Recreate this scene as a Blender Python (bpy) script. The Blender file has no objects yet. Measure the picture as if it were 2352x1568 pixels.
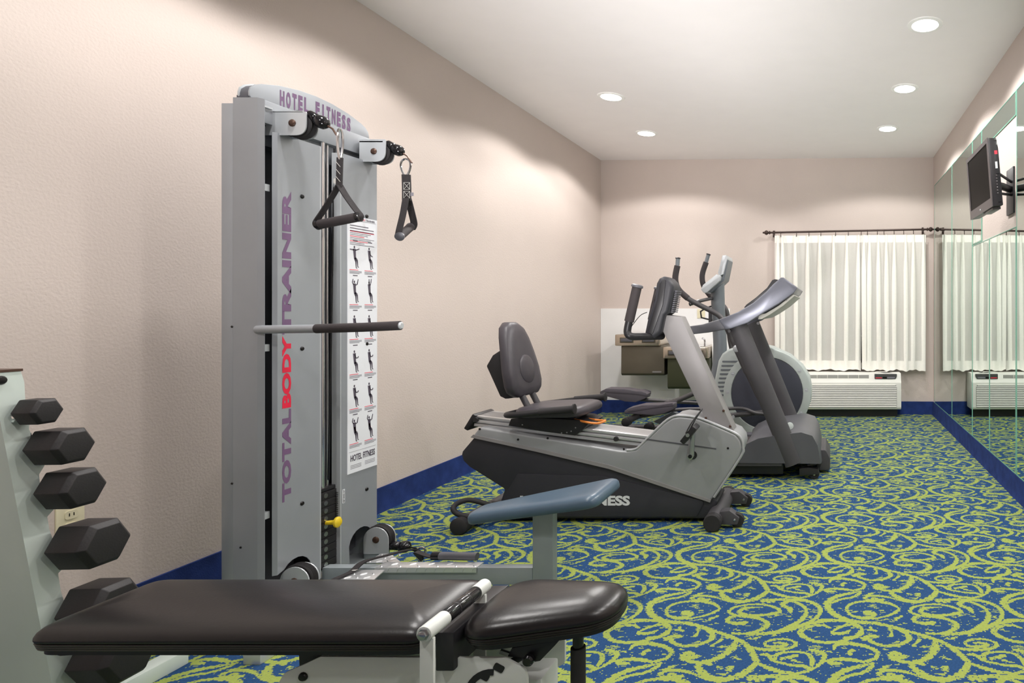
import bpy, bmesh, math, random
import numpy as np
from mathutils import Vector, Matrix

random.seed(4)
scene = bpy.context.scene
COL = scene.collection

# ------------------------------------------------------------------ camera
F, PX0, PY0, CH = 1400.0, 1903.0, 710.0, 1.12      # focal length in pixels, vanishing point, eye height
cam_d = bpy.data.cameras.new('camera')
cam_d.sensor_width = 36.0
cam_d.lens = 36.0 * F / 2352.0
cam_d.shift_x = (1176.0 - PX0) / 2352.0            # architectural shift lens
cam_d.shift_y = -(784.0 - PY0) / 2352.0
cam_d.clip_start = 0.05
cam = bpy.data.objects.new('camera', cam_d)
cam.location = (0, 0, CH)
cam.rotation_euler = (math.radians(90), 0, 0)
COL.objects.link(cam)
scene.camera = cam

# ------------------------------------------------------------------ world, exposure
world = bpy.data.worlds.new('world')
scene.world = world
world.use_nodes = True
world.node_tree.nodes['Background'].inputs[0].default_value = (0.02, 0.022, 0.03, 1)   # night outside
world.node_tree.nodes['Background'].inputs[1].default_value = 0.3
scene.view_settings.view_transform = 'Standard'
scene.view_settings.look = 'None'
scene.view_settings.gamma = 1.0
scene.view_settings.use_curve_mapping = False
scene.view_settings.exposure = 0.62
DOWNLIGHT_W = 40.0          # each recessed lamp
SPOT_DEG, SPOT_BLEND = 147, 0.2
LAMP_COL = (1.0, 0.975, 0.945)
FILL_W = 12.5

# added unseen fill light beside the camera, aimed up to brighten the ceiling
def fill_light(loc, aim, size, watts, spread):
    l = bpy.data.lights.new('ceiling_fill', 'AREA'); l.shape = 'DISK'; l.size = size; l.energy = watts; l.color = (1.0, 0.965, 0.96)
    l.spread = math.radians(spread)
    o = bpy.data.objects.new('ceiling_fill', l); o.location = loc
    o.rotation_euler = (Vector(aim) - Vector(loc)).to_track_quat('-Z', 'Y').to_euler()
    COL.objects.link(o)
fill_light((-0.78, 0.20, 0.62), (-0.7, 4.1, 2.742), 0.4, FILL_W, 56)

# room measures
XL, XR, ZC, YB = -2.48, 1.12, 2.742, -2.2
def wall_y(x): return 6.64 - 0.0361 * (x + 2.48)

def at(x, y, Y):            # photo pixel -> point at distance Y
    return Vector(((x - PX0) * Y / F, Y, CH - (y - PY0) * Y / F))
def xz(x, y, Y):
    return ((x - PX0) * Y / F, CH - (y - PY0) * Y / F)
def onx(x, y, X):           # photo pixel -> (Y, Z) on the plane X = const
    Y = F * X / (x - PX0)
    return (Y, CH - (y - PY0) * Y / F)

# ------------------------------------------------------------------ materials
def lin(c):
    return tuple(((v / 255) / 12.92 if v / 255 <= 0.04045 else ((v / 255 + 0.055) / 1.055) ** 2.4) for v in c)
MATS = {}
def mat(name, rgb, rough=0.5, metal=0.0, var=0.06, vscale=6.0, bump=0.0, bscale=80.0, spec=0.5, coat=0.0,
        emit=None, trans=0.0, stretch=None, alpha=None):
    m = bpy.data.materials.new(name); m.use_nodes = True
    nt = m.node_tree; b = nt.nodes['Principled BSDF']
    col = lin(rgb)
    b.inputs['Roughness'].default_value = rough
    b.inputs['Metallic'].default_value = metal
    b.inputs['Specular IOR Level'].default_value = spec
    b.inputs['Coat Weight'].default_value = coat
    tc = nt.nodes.new('ShaderNodeTexCoord')
    src = tc.outputs['Object']
    if stretch:
        mp = nt.nodes.new('ShaderNodeMapping'); mp.inputs['Scale'].default_value = stretch
        nt.links.new(src, mp.inputs['Vector']); src = mp.outputs['Vector']
    n = nt.nodes.new('ShaderNodeTexNoise'); n.inputs['Scale'].default_value = vscale; n.inputs['Detail'].default_value = 4
    nt.links.new(src, n.inputs['Vector'])
    mr = nt.nodes.new('ShaderNodeMapRange')
    mr.inputs['From Min'].default_value = 0.3; mr.inputs['From Max'].default_value = 0.7
    mr.inputs['To Min'].default_value = 1 - var; mr.inputs['To Max'].default_value = 1 + var
    nt.links.new(n.outputs['Fac'], mr.inputs['Value'])
    vm = nt.nodes.new('ShaderNodeVectorMath'); vm.operation = 'SCALE'
    vm.inputs[0].default_value = col
    nt.links.new(mr.outputs['Result'], vm.inputs['Scale'])
    nt.links.new(vm.outputs['Vector'], b.inputs['Base Color'])
    if bump > 0:
        n2 = nt.nodes.new('ShaderNodeTexNoise'); n2.inputs['Scale'].default_value = bscale; n2.inputs['Detail'].default_value = 3
        nt.links.new(src, n2.inputs['Vector'])
        bp = nt.nodes.new('ShaderNodeBump'); bp.inputs['Strength'].default_value = bump; bp.inputs['Distance'].default_value = 0.004
        nt.links.new(n2.outputs['Fac'], bp.inputs['Height'])
        nt.links.new(bp.outputs['Normal'], b.inputs['Normal'])
    if emit:
        b.inputs['Emission Color'].default_value = (*lin(emit[0]), 1); b.inputs['Emission Strength'].default_value = emit[1]
    if trans:
        b.inputs['Transmission Weight'].default_value = trans
    if alpha is not None:
        b.inputs['Alpha'].default_value = alpha
    MATS[name] = m
    return m

mat('wall_paint', (206, 193, 186), 0.75, var=0.025, vscale=1.5, bump=0.35, bscale=110)
mat('ceiling_paint', (245, 241, 241), 0.9, var=0.01)
mat('carpet_blue', (42, 74, 116), 0.95, var=0.16, vscale=140, bump=0.6, bscale=300, spec=0.1)
mat('carpet_lime', (150, 164, 84), 0.95, var=0.10, vscale=140, bump=0.6, bscale=300, spec=0.1)
mat('cove_blue', (35, 54, 110), 0.9, var=0.22, vscale=14, bump=0.4, bscale=250, spec=0.2)
mat('white_panel', (236, 236, 236), 0.4, var=0.02)
mat('silver_paint', (162, 166, 172), 0.38, 0.35, var=0.05, vscale=5)
mat('silver_light', (196, 200, 204), 0.35, 0.3, var=0.04)
mat('silver_tube', (158, 166, 170), 0.4, 0.2, var=0.06, vscale=8)
mat('dark_inside', (86, 86, 92), 0.6, var=0.1)
mat('black_plastic', (34, 33, 36), 0.42, var=0.12)
mat('black_rubber', (40, 38, 40), 0.7, var=0.1, bump=0.15, bscale=200)
mat('black_gloss', (22, 21, 24), 0.15, var=0.05)
mat('foam_grip', (52, 46, 48), 0.75, var=0.08, bump=0.2, bscale=300)
mat('chrome', (215, 215, 218), 0.12, 1.0, var=0.03)
mat('steel', (190, 190, 192), 0.28, 1.0, var=0.05)
mat('alu', (222, 223, 225), 0.3, 0.7, var=0.04, stretch=(1, 30, 30))
mat('bolt_black', (30, 27, 27), 0.35, 0.3)
mat('bolt_brown', (88, 66, 56), 0.4, 0.5)
mat('purple_print', (112, 84, 118), 0.5, var=0.02)
mat('red_print', (222, 22, 62), 0.5, var=0.02)
mat('placard', (232, 234, 240), 0.35, var=0.01)
mat('ink', (78, 70, 84), 0.6, var=0.02)
mat('ink_grey', (128, 126, 134), 0.6, var=0.02)
mat('vinyl_black', (24, 21, 22), 0.30, var=0.08, vscale=10, bump=0.05, bscale=160)
mat('vinyl_blue', (76, 96, 114), 0.30, var=0.05, vscale=10, bump=0.04, bscale=160)
mat('frame_white', (222, 226, 222), 0.4, var=0.03)
mat('rack_white', (205, 216, 210), 0.45, var=0.04)
mat('dumbbell_rubber', (31, 28, 30), 0.5, var=0.12, vscale=20, bump=0.1, bscale=200)
mat('yellow_pin', (232, 200, 40), 0.4)
mat('weight_iron', (42, 40, 42), 0.4, 0.2, var=0.1)
mat('webbing', (42, 38, 40), 0.85, var=0.15, vscale=60, bump=0.3, bscale=400)
mat('stitch', (190, 188, 184), 0.8)
mat('bike_grey', (160, 162, 165), 0.42, 0.25, var=0.04)
mat('bike_light', (172, 174, 177), 0.4, 0.2, var=0.03)
mat('bike_black', (46, 46, 52), 0.5, var=0.08)
mat('mast_grey', (152, 149, 150), 0.45, 0.3, var=0.05)
mat('seat_vinyl', (66, 62, 68), 0.42, var=0.06, bump=0.05, bscale=150)
mat('orange', (236, 140, 62), 0.5)
mat('decal_white', (225, 228, 230), 0.5, var=0.01)
mat('tread_grey', (74, 72, 76), 0.5, var=0.08)
mat('tread_hood', (92, 92, 98), 0.42, 0.2, var=0.05)
mat('console_blue', (112, 114, 124), 0.32, 0.5, var=0.05)
mat('console_under', (190, 188, 180), 0.5)
mat('belt', (70, 62, 64), 0.8, var=0.1)
mat('ell_grey', (186, 194, 192), 0.45, 0.1, var=0.03)
mat('ell_disc', (62, 64, 76), 0.55, var=0.04)
mat('ell_post', (116, 122, 128), 0.45, 0.3, var=0.05)
mat('ell_tube', (76, 74, 76), 0.45, 0.2, var=0.06)
mat('pedal', (78, 74, 82), 0.55, var=0.06)
mat('fountain_top', (196, 184, 168), 0.25, 0.9, var=0.05)
mat('fountain_body', (96, 90, 78), 0.4, 0.5, var=0.06)
mat('fountain_dark', (62, 66, 46), 0.4, 0.4, var=0.06)
mat('ptac', (232, 230, 224), 0.45, var=0.02)
mat('ptac_dark', (72, 72, 72), 0.7)
mat('bronze', (70, 56, 52), 0.4, 0.5)
mat('glass_edge', (128, 186, 166), 0.12, var=0.12, vscale=3)
mat('tv_black', (44, 42, 46), 0.35, var=0.04)
mat('tv_bezel', (98, 92, 94), 0.35, 0.2)
mat('tv_screen', (10, 8, 7), 0.35, var=0.02, spec=0.04)
mat('sticker_red', (226, 66, 84), 0.5)
mat('beige_plate', (222, 214, 184), 0.5)
mat('lens', (255, 253, 248), 0.5, emit=((255, 252, 246), 6.0))
mat('trim_white', (245, 245, 243), 0.5)
mat('night_glass', (12, 13, 16), 0.08)
m = mat('mirror', (214, 224, 218), 0.0, 1.0, var=0.0)
# sheer curtain: diffuse plus a little translucency
m = bpy.data.materials.new('curtain'); m.use_nodes = True; nt = m.node_tree; nt.nodes.clear()
o = nt.nodes.new('ShaderNodeOutputMaterial'); mx = nt.nodes.new('ShaderNodeMixShader')
d = nt.nodes.new('ShaderNodeBsdfDiffuse'); tp_ = nt.nodes.new('ShaderNodeBsdfTransparent'); mx2 = nt.nodes.new('ShaderNodeMixShader'); mx2.inputs['Fac'].default_value = 0.11; tr = nt.nodes.new('ShaderNodeBsdfTranslucent')
tc = nt.nodes.new('ShaderNodeTexCoord'); wv = nt.nodes.new('ShaderNodeTexNoise'); wv.inputs['Scale'].default_value = 400
mp = nt.nodes.new('ShaderNodeMapping'); mp.inputs['Scale'].default_value = (1, 1, 0.2)
rp = nt.nodes.new('ShaderNodeValToRGB')
rp.color_ramp.elements[0].color = (*lin((232, 229, 222)), 1); rp.color_ramp.elements[1].color = (*lin((247, 245, 240)), 1)
nt.links.new(tc.outputs['Object'], mp.inputs['Vector']); nt.links.new(mp.outputs['Vector'], wv.inputs['Vector'])
nt.links.new(wv.outputs['Fac'], rp.inputs['Fac']); nt.links.new(rp.outputs['Color'], d.inputs['Color'])
tr.inputs['Color'].default_value = (*lin((245, 243, 238)), 1); mx.inputs['Fac'].default_value = 0.2
nt.links.new(d.outputs[0], mx.inputs[1]); nt.links.new(tr.outputs[0], mx.inputs[2]); nt.links.new(mx.outputs[0], mx2.inputs[1]); nt.links.new(tp_.outputs[0], mx2.inputs[2]); nt.links.new(mx2.outputs[0], o.inputs['Surface'])
MATS['curtain'] = m
mat('curtain_fold', (250, 247, 240), 0.9, var=0.02, vscale=60, spec=0.1)

# ------------------------------------------------------------------ building helpers
def catmull(pts, n=6):
    P = [Vector(p) for p in pts]
    if len(P) < 3: return P
    out = []
    for i in range(len(P) - 1):
        p0 = P[max(i - 1, 0)]; p1 = P[i]; p2 = P[i + 1]; p3 = P[min(i + 2, len(P) - 1)]
        for k in range(n):
            t = k / n
            out.append(0.5 * ((2 * p1) + (-p0 + p2) * t + (2 * p0 - 5 * p1 + 4 * p2 - p3) * t * t + (-p0 + 3 * p1 - 3 * p2 + p3) * t ** 3))
    out.append(P[-1])
    return out

def round_poly(pts, r, n=5):
    """2-D polygon with rounded corners; r a number or one per corner"""
    out = []; N = len(pts)
    for i in range(N):
        p = Vector(pts[i]); a = Vector(pts[i - 1]); b = Vector(pts[(i + 1) % N])
        rr = r[i] if isinstance(r, (list, tuple)) else r
        d1 = (a - p); d2 = (b - p)
        l1, l2 = d1.length, d2.length
        d1.normalize(); d2.normalize()
        ang = math.acos(max(-1, min(1, d1.dot(d2))))
        if rr <= 0 or ang > 3.1: out.append(tuple(p)); continue
        t = min(rr / math.tan(ang / 2), 0.48 * l1, 0.48 * l2)
        q1 = p + d1 * t; q2 = p + d2 * t
        for k in range(n + 1):
            s = k / n
            out.append(tuple((1 - s) ** 2 * q1 + 2 * s * (1 - s) * p + s * s * q2))
    return out

def inset_quad(pts, d):
    """inset a convex polygon by d"""
    N = len(pts); P = [Vector(p) for p in pts]
    area = sum(P[i].x * P[(i + 1) % N].y - P[(i + 1) % N].x * P[i].y for i in range(N))
    sg = 1 if area > 0 else -1
    lines = []
    for i in range(N):
        a, b = P[i], P[(i + 1) % N]; e = (b - a).normalized()
        nrm = Vector((-e.y, e.x)) * sg
        lines.append((a + nrm * d, e))
    out = []
    for i in range(N):
        p, e = lines[i - 1]; q, g = lines[i]
        den = e.x * g.y - e.y * g.x
        t = ((q.x - p.x) * g.y - (q.y - p.y) * g.x) / den
        out.append(p + e * t)
    return out

class MB:
    def __init__(self): self.v = []; self.f = []; self.M = Matrix.Identity(4)
    def add(self, vs, fs):
        o = len(self.v)
        self.v += [tuple(self.M @ Vector(p)) for p in vs]
        self.f += [tuple(i + o for i in f) for f in fs]
        return self
    def box(self, x0, x1, y0, y1, z0, z1):
        vs = [(x0, y0, z0), (x1, y0, z0), (x1, y1, z0), (x0, y1, z0), (x0, y0, z1), (x1, y0, z1), (x1, y1, z1), (x0, y1, z1)]
        return self.add(vs, [(0, 3, 2, 1), (4, 5, 6, 7), (0, 1, 5, 4), (1, 2, 6, 5), (2, 3, 7, 6), (3, 0, 4, 7)])
    def prism(self, poly, a0, a1, axis='y'):
        n = len(poly)
        area = sum(poly[i][0] * poly[(i + 1) % n][1] - poly[(i + 1) % n][0] * poly[i][1] for i in range(n))
        if area < 0: poly = poly[::-1]
        def put(p, a):
            if axis == 'y': return (p[0], a, p[1])
            if axis == 'x': return (a, p[0], p[1])
            return (p[0], p[1], a)
        if axis == 'y': a0, a1 = max(a0, a1), min(a0, a1)
        else: a0, a1 = min(a0, a1), max(a0, a1)
        vs = [put(p, a0) for p in poly] + [put(p, a1) for p in poly]
        fs = [tuple(range(n))[::-1], tuple(range(n, 2 * n))]
        for i in range(n):
            j = (i + 1) % n; fs.append((i, j, n + j, n + i))
        return self.add(vs, fs)
    def loft(self, rings, cap=True, closed=False):
        n = len(rings[0]); vs = [p for r in rings for p in r]; fs = []
        R = len(rings)
        for a in range(R if closed else R - 1):
            b = (a + 1) % R
            for i in range(n):
                j = (i + 1) % n
                fs.append((a * n + i, a * n + j, b * n + j, b * n + i))
        if cap and not closed:
            fs.append(tuple(range(n))[::-1]); fs.append(tuple(range((R - 1) * n, R * n)))
        return self.add(vs, fs)
    def tube(self, pts, r, n=12, smooth=0, closed=False, flat=None):
        P = catmull(pts, smooth) if smooth else [Vector(p) for p in pts]
        R = len(P)
        rings = []; prev = None
        for i in range(R):
            a = P[i - 1] if (i > 0 or closed) else P[i]
            b = P[(i + 1) % R] if (i < R - 1 or closed) else P[i]
            t = (b - a).normalized()
            if prev is None:
                u = Vector((0, 0, 1)) if abs(t.z) < 0.9 else Vector((0, 1, 0))
                u = (u - t * u.dot(t)).normalized()
            else:
                u = (prev - t * prev.dot(t)).normalized()
            prev = u; w = t.cross(u)
            rr = r(i / max(R - 1, 1)) if callable(r) else (r[int(i * (len(r) - 1) / max(R - 1, 1))] if isinstance(r, (list, tuple)) else r)
            ru, rw = (rr, rr) if flat is None else (rr * flat[0], rr * flat[1])
            rings.append([tuple(P[i] + u * (math.cos(2 * math.pi * k / n) * ru) + w * (math.sin(2 * math.pi * k / n) * rw)) for k in range(n)])
        return self.loft(rings, True, closed)
    def lathe(self, prof, org=(0, 0, 0), axis=(0, 0, 1), n=20):
        a = Vector(axis).normalized(); o = Vector(org)
        u = Vector((1, 0, 0)) if abs(a.x) < 0.9 else Vector((0, 1, 0))
        u = (u - a * u.dot(a)).normalized(); w = a.cross(u)
        return self.loft([[tuple(o + a * h + u * (math.cos(2 * math.pi * k / n) * r) + w * (math.sin(2 * math.pi * k / n) * r)) for k in range(n)] for r, h in prof])
    def pad(self, quad, rad, levels, n=5):
        """cushion over a convex outline: levels = [(inset, z)]"""
        rings = []
        for ins, z in levels:
            q = inset_quad(quad, ins)
            ring = round_poly([tuple(p) for p in q], max(rad - ins * 0.6, 0.004), n)
            rings.append([(p[0], p[1], z) for p in ring])
        return self.loft(rings)
    def build(self, name, material, parent=None, bevel=0.0, segs=2, angle=38, smooth=True, bevel_angle=30):
        me = bpy.data.meshes.new(name)
        off = Vector((0, 0, 0)); p = parent
        while p is not None: off += p.location; p = p.parent
        me.from_pydata([tuple(Vector(q) - off) for q in self.v], [], self.f)
        bm = bmesh.new(); bm.from_mesh(me)
        bmesh.ops.recalc_face_normals(bm, faces=bm.faces)
        if bevel > 0:
            es = [e for e in bm.edges if len(e.link_faces) == 2 and e.calc_face_angle(0) > math.radians(bevel_angle)]
            bmesh.ops.bevel(bm, geom=es, offset=bevel, segments=segs, profile=0.6, affect='EDGES', clamp_overlap=True)
        bm.to_mesh(me); bm.free()
        if smooth:
            me.shade_smooth(); me.set_sharp_from_angle(angle=math.radians(angle))
        for mm in (material if isinstance(material, (list, tuple)) else [material]):
            me.materials.append(MATS[mm])
        o = bpy.data.objects.new(name, me); COL.objects.link(o)
        if parent is not None: o.parent = parent
        return o

def thing(name, label, cat, loc, group=None):
    o = bpy.data.objects.new(name, None); o.empty_display_size = 0.1
    COL.objects.link(o); o.location = loc
    return tag(o, label, cat, group)
def tag(o, label, cat, group=None):
    o['label'] = label; o['category'] = cat
    if group: o['group'] = group
    return o
def struct(o, label=None):
    o['kind'] = 'structure'
    if label: o['label'] = label
    return o
def copy_tree(o, parent=None):
    c = o.copy(); COL.objects.link(c); c.parent = parent
    for ch in o.children: copy_tree(ch, c)
    return c

def text_mb(body, width, height, M, bold=0.0, depth=0.0006):
    """flat lettering fitted to width x height in its own XY plane (origin lower left), moved by M"""
    cu = bpy.data.curves.new('lettering', 'FONT'); cu.body = body; cu.size = 1.0; cu.offset = bold; cu.resolution_u = 3
    ob = bpy.data.objects.new('lettering', cu)
    me = bpy.data.meshes.new_from_object(ob)
    vs = [v.co.copy() for v in me.vertices]; fs = [tuple(p.vertices) for p in me.polygons]
    bpy.data.objects.remove(ob); bpy.data.meshes.remove(me); bpy.data.curves.remove(cu)
    x0 = min(v.x for v in vs); x1 = max(v.x for v in vs); y0 = min(v.y for v in vs); y1 = max(v.y for v in vs)
    mb = MB(); mb.M = M
    mb.add([((v.x - x0) / (x1 - x0) * width, (v.y - y0) / (y1 - y0) * height, depth) for v in vs], fs)
    return mb
def frame_mat(org, right, up):
    r = Vector(right).normalized(); u = Vector(up).normalized(); n = r.cross(u)
    return Matrix(((r.x, u.x, n.x, org[0]), (r.y, u.y, n.y, org[1]), (r.z, u.z, n.z, org[2]), (0, 0, 0, 1)))
def bolt(mbname, p, axis, r, parent, m='bolt_black', h=None):
    h = h or r * 0.6
    return MB().lathe([(r, 0), (r, h * 0.3), (r * 0.75, h * 0.85), (r * 0.3, h)], p, axis, 12).build(mbname, m, parent)
# ================================================================== the room
TK = 0.12
w = MB().box(XL - TK, XL, YB, 6.9, 0, ZC).build('wall_left', 'wall_paint', smooth=False); struct(w, 'beige textured left wall of the room')
w = MB().box(XR, XR + TK, YB, 6.9, 0, ZC).build('wall_right', 'wall_paint', smooth=False); struct(w, 'beige right wall carrying the mirrors')
w = MB().box(XL - TK, XR + TK, YB - TK, YB, 0, ZC).build('wall_back', 'wall_paint', smooth=False); struct(w, 'beige wall behind the viewer')
w = MB().prism([(XL - TK, wall_y(XL - TK)), (XR + TK, wall_y(XR + TK)), (XR + TK, wall_y(XR) + 0.2), (XL - TK, wall_y(XL) + 0.2)], 0, ZC, 'z').build('wall_far', 'wall_paint', smooth=False)
struct(w, 'beige far wall with the curtained window')
w = MB().box(XL - TK, XR + TK, YB - TK, 6.95, ZC, ZC + 0.1).build('ceiling', 'ceiling_paint', smooth=False); struct(w, 'smooth white ceiling')

# carpet base board (cove) strips
BH = 0.135
def cove(name, p0, p1, nrm, label):
    n = Vector(nrm)
    prof = [(0.0, BH), (0.010, BH), (0.012, 0.03), (0.02, 0.0), (0.0, 0.0)]
    mb = MB()
    rings = [[tuple(Vector(p) + n * a + Vector((0, 0, z))) for a, z in prof] for p in (p0, p1)]
    mb.loft(rings)
    top = mb.build(name, 'cove_blue'); struct(top, label)
    return top
cove('baseboard_left', (XL, YB, 0), (XL, wall_y(XL) - 0.012, 0), (1, 0, 0), 'dark blue carpet baseboard along the left wall')
cove('baseboard_right', (XR, wall_y(XR) - 0.012, 0), (XR, YB, 0), (-1, 0, 0), 'dark blue carpet baseboard under the mirrors')
cove('baseboard_far', (XL, wall_y(XL), 0), (XR, wall_y(XR), 0), (0, -1, 0), 'dark blue carpet baseboard along the far wall')

# ------------------------------------------------------------------ carpet with woven scroll pattern
PXT, PYT, CELL, SH = 0.672, 0.492, 0.004, 0.027
NX, NY = int(round(PXT / CELL)), int(round(PYT / CELL))
CX, CY = PXT / NX, PYT / NY
def fl_pt(cx, cy):          # tracing coordinates -> carpet floor coordinates
    x = 1860 + cx / 4.7805; y = 1240 + cy / 4.7805
    Y = F * CH / (y - PY0)
    return ((x - PX0) * Y / F, Y)
STROKES = [
 (0.019, [(560,560),(430,585),(300,615),(215,665),(192,715),(230,780),(330,845),(480,890),(650,905),(800,925),(950,965),(1100,1005),(1250,1050),(1380,1090),(1500,1140),(1600,1210),(1690,1290),(1735,1350),(1705,1430),(1610,1500),(1460,1530),(1310,1505),(1190,1440),(1125,1375),(1160,1340),(1245,1365)]),
 (0.012, [(560,572),(480,622),(330,652),(240,690)]),
 (0.019, [(1370,1080),(1380,1150),(1360,1220),(1290,1290),(1200,1330),(1100,1345),(980,1320),(905,1290),(925,1240),(1000,1275),(1070,1275)]),
 (0.014, [(985,752),(900,705),(740,672),(580,672),(455,700),(405,755),(450,820),(560,850),(670,842),(705,805),(640,785),(595,797)]),
 (0.022, [(620,800),(660,802),(690,812)]),
 (0.011, [(985,755),(920,805),(800,845),(650,862),(520,855)]),
 (0.014, [(1440,738),(1330,738),(1225,760),(1245,800),(1360,825),(1500,822),(1620,800),(1655,775),(1570,735),(1420,705),(1250,710),(1120,745),(1105,785),(1190,822),(1330,838),(1480,860),(1590,905),(1610,950),(1540,1000),(1400,1025),(1280,1020)]),
 (0.016, [(1375,900),(1270,915),(1150,890),(1150,850),(1210,835)]),
 (0.016, [(1400,655),(1600,652),(1750,655),(1900,668),(2020,710),(2100,770),(2112,830),(2060,900),(1960,960),(1800,1002),(1600,1028),(1440,1032)]),
 (0.015, [(1790,800),(1770,770),(1740,745),(1670,725),(1650,690),(1720,672),(1830,700),(1920,750),(1962,810),(1945,880),(1870,950),(1760,998)]),
 (0.014, [(1500,320),(1640,285),(1800,262),(1960,258),(2100,280),(2190,330),(2180,368),(2080,400),(1940,415),(1800,405),(1680,368),(1645,332),(1710,298),(1810,290),(1890,310)]),
 (0.016, [(2190,330),(2150,375),(2060,385)]),
 (0.013, [(2080,325),(2050,345),(1960,352),(1930,338),(1990,300),(2080,285),(2140,310)]),
 (0.012, [(1560,1165),(1640,1185),(1760,1203),(1920,1200),(2045,1168),(2030,1120),(1930,1090),(1790,1090),(1705,1122),(1740,1158),(1850,1168),(1945,1148),(1880,1128),(1800,1130)]),
 (0.014, [(1395,555),(1500,590),(1640,620),(1780,632),(1880,612),(1950,570),(1965,520),(1900,480),(1800,468)]),
 (0.012, [(1390,500),(1460,505),(1540,545),(1700,572),(1820,582),(1900,605)]),
 (0.012, [(1540,545),(1540,500),(1640,482),(1780,490),(1860,530),(1892,580)]),
 (0.012, [(1590,532),(1660,515),(1720,508)]),
 (0.015, [(265,1200),(290,1150),(420,1132),(560,1150),(680,1190),(742,1235),(720,1290),(620,1330),(480,1318),(350,1305),(230,1318),(225,1345),(340,1352)]),
 (0.012, [(480,1210),(430,1225),(450,1255)]),
 (0.015, [(900,945),(1000,980),(1070,1030),(1085,1085),(1020,1135),(900,1160),(780,1152),(680,1115),(640,1070),(690,1050),(745,1062)]),
 (0.020, [(600,1085),(640,1062),(700,1052)]),
 (0.012, [(585,632),(690,610),(830,622),(960,650),(1100,668),(1240,662)]),
 (0.016, [(690,640),(760,650),(800,655)]),
 (0.011, [(600,640),(650,655),(700,652)]),
 (0.020, [(1400,662),(1460,664),(1520,668)]),
 (0.012, [(90,880),(220,870),(350,885)]),
 (0.010, [(1145,1165),(1165,1130),(1215,1085)]),
 (0.010, [(870,960),(900,1010),(890,1060)]),
 (0.010, [(1440,1400),(1500,1385),(1480,1420)]),
 (0.010, [(940,870),(985,845),(1010,830)]),
 (0.009, [(1560,1080),(1620,1060)]),
 (0.009, [(730,1000),(680,980),(660,950)]),
]
def carpet_mask():
    rng = np.random.default_rng(7)
    D = np.full((NY, NX), 9.0)
    for wd, pts in STROKES:
        P = catmull([(*fl_pt(*p), 0) for p in pts], 14)
        Q = []
        for a, b in zip(P[:-1], P[1:]):
            k = max(1, int((b - a).length / 0.002))
            Q += [a.lerp(b, i / k) for i in range(k)]
        L = len(Q)
        for i, q in enumerate(Q):
            t = i / max(L - 1, 1)
            r = 0.6 * wd * (0.45 + 0.55 * min(1, t / 0.12)) * (0.6 + 0.4 * min(1, (1 - t) / 0.12)) * (1 + 0.18 * math.sin(9 * t))
            a = (q.x + SH * q.y) / CX; b = q.y / CY
            w_ = int(r * 1.7 / CX) + 2
            ii = np.arange(int(b) - w_, int(b) + w_ + 1); jj = np.arange(int(a) - w_, int(a) + w_ + 1)
            dd = np.sqrt(((jj[None, :] + 0.5 - a) * CX) ** 2 + ((ii[:, None] + 0.5 - b) * CY) ** 2) / r
            ix = np.ix_(ii % NY, jj % NX)
            D[ix] = np.minimum(D[ix], dd)
    jit = rng.random((NY, NX)); jit = np.repeat(jit[:, ::2], 2, axis=1)[:, :NX] if NX % 2 == 0 else jit
    M = D < 1 + 0.55 * (jit - 0.45)
    # stray flecks of lime weave: short ragged dashes
    for _ in range(190):
        i, j = rng.integers(NY), rng.integers(NX)
        if D[i, j] < 1.5: continue
        for k in range(rng.integers(2, 6)):
            ln = rng.integers(1, 6)
            M[i % NY, [(j + q) % NX for q in range(ln)]] = True
            i += 1; j += rng.integers(-3, 4)
    dots = (rng.random((NY, NX)) < 0.035) & (D > 1.5)
    dots[::2] = False
    M |= dots
    # blue nicks inside the lime
    M &= ~((rng.random((NY, NX)) < 0.015) & (D < 1))
    return M
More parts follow.
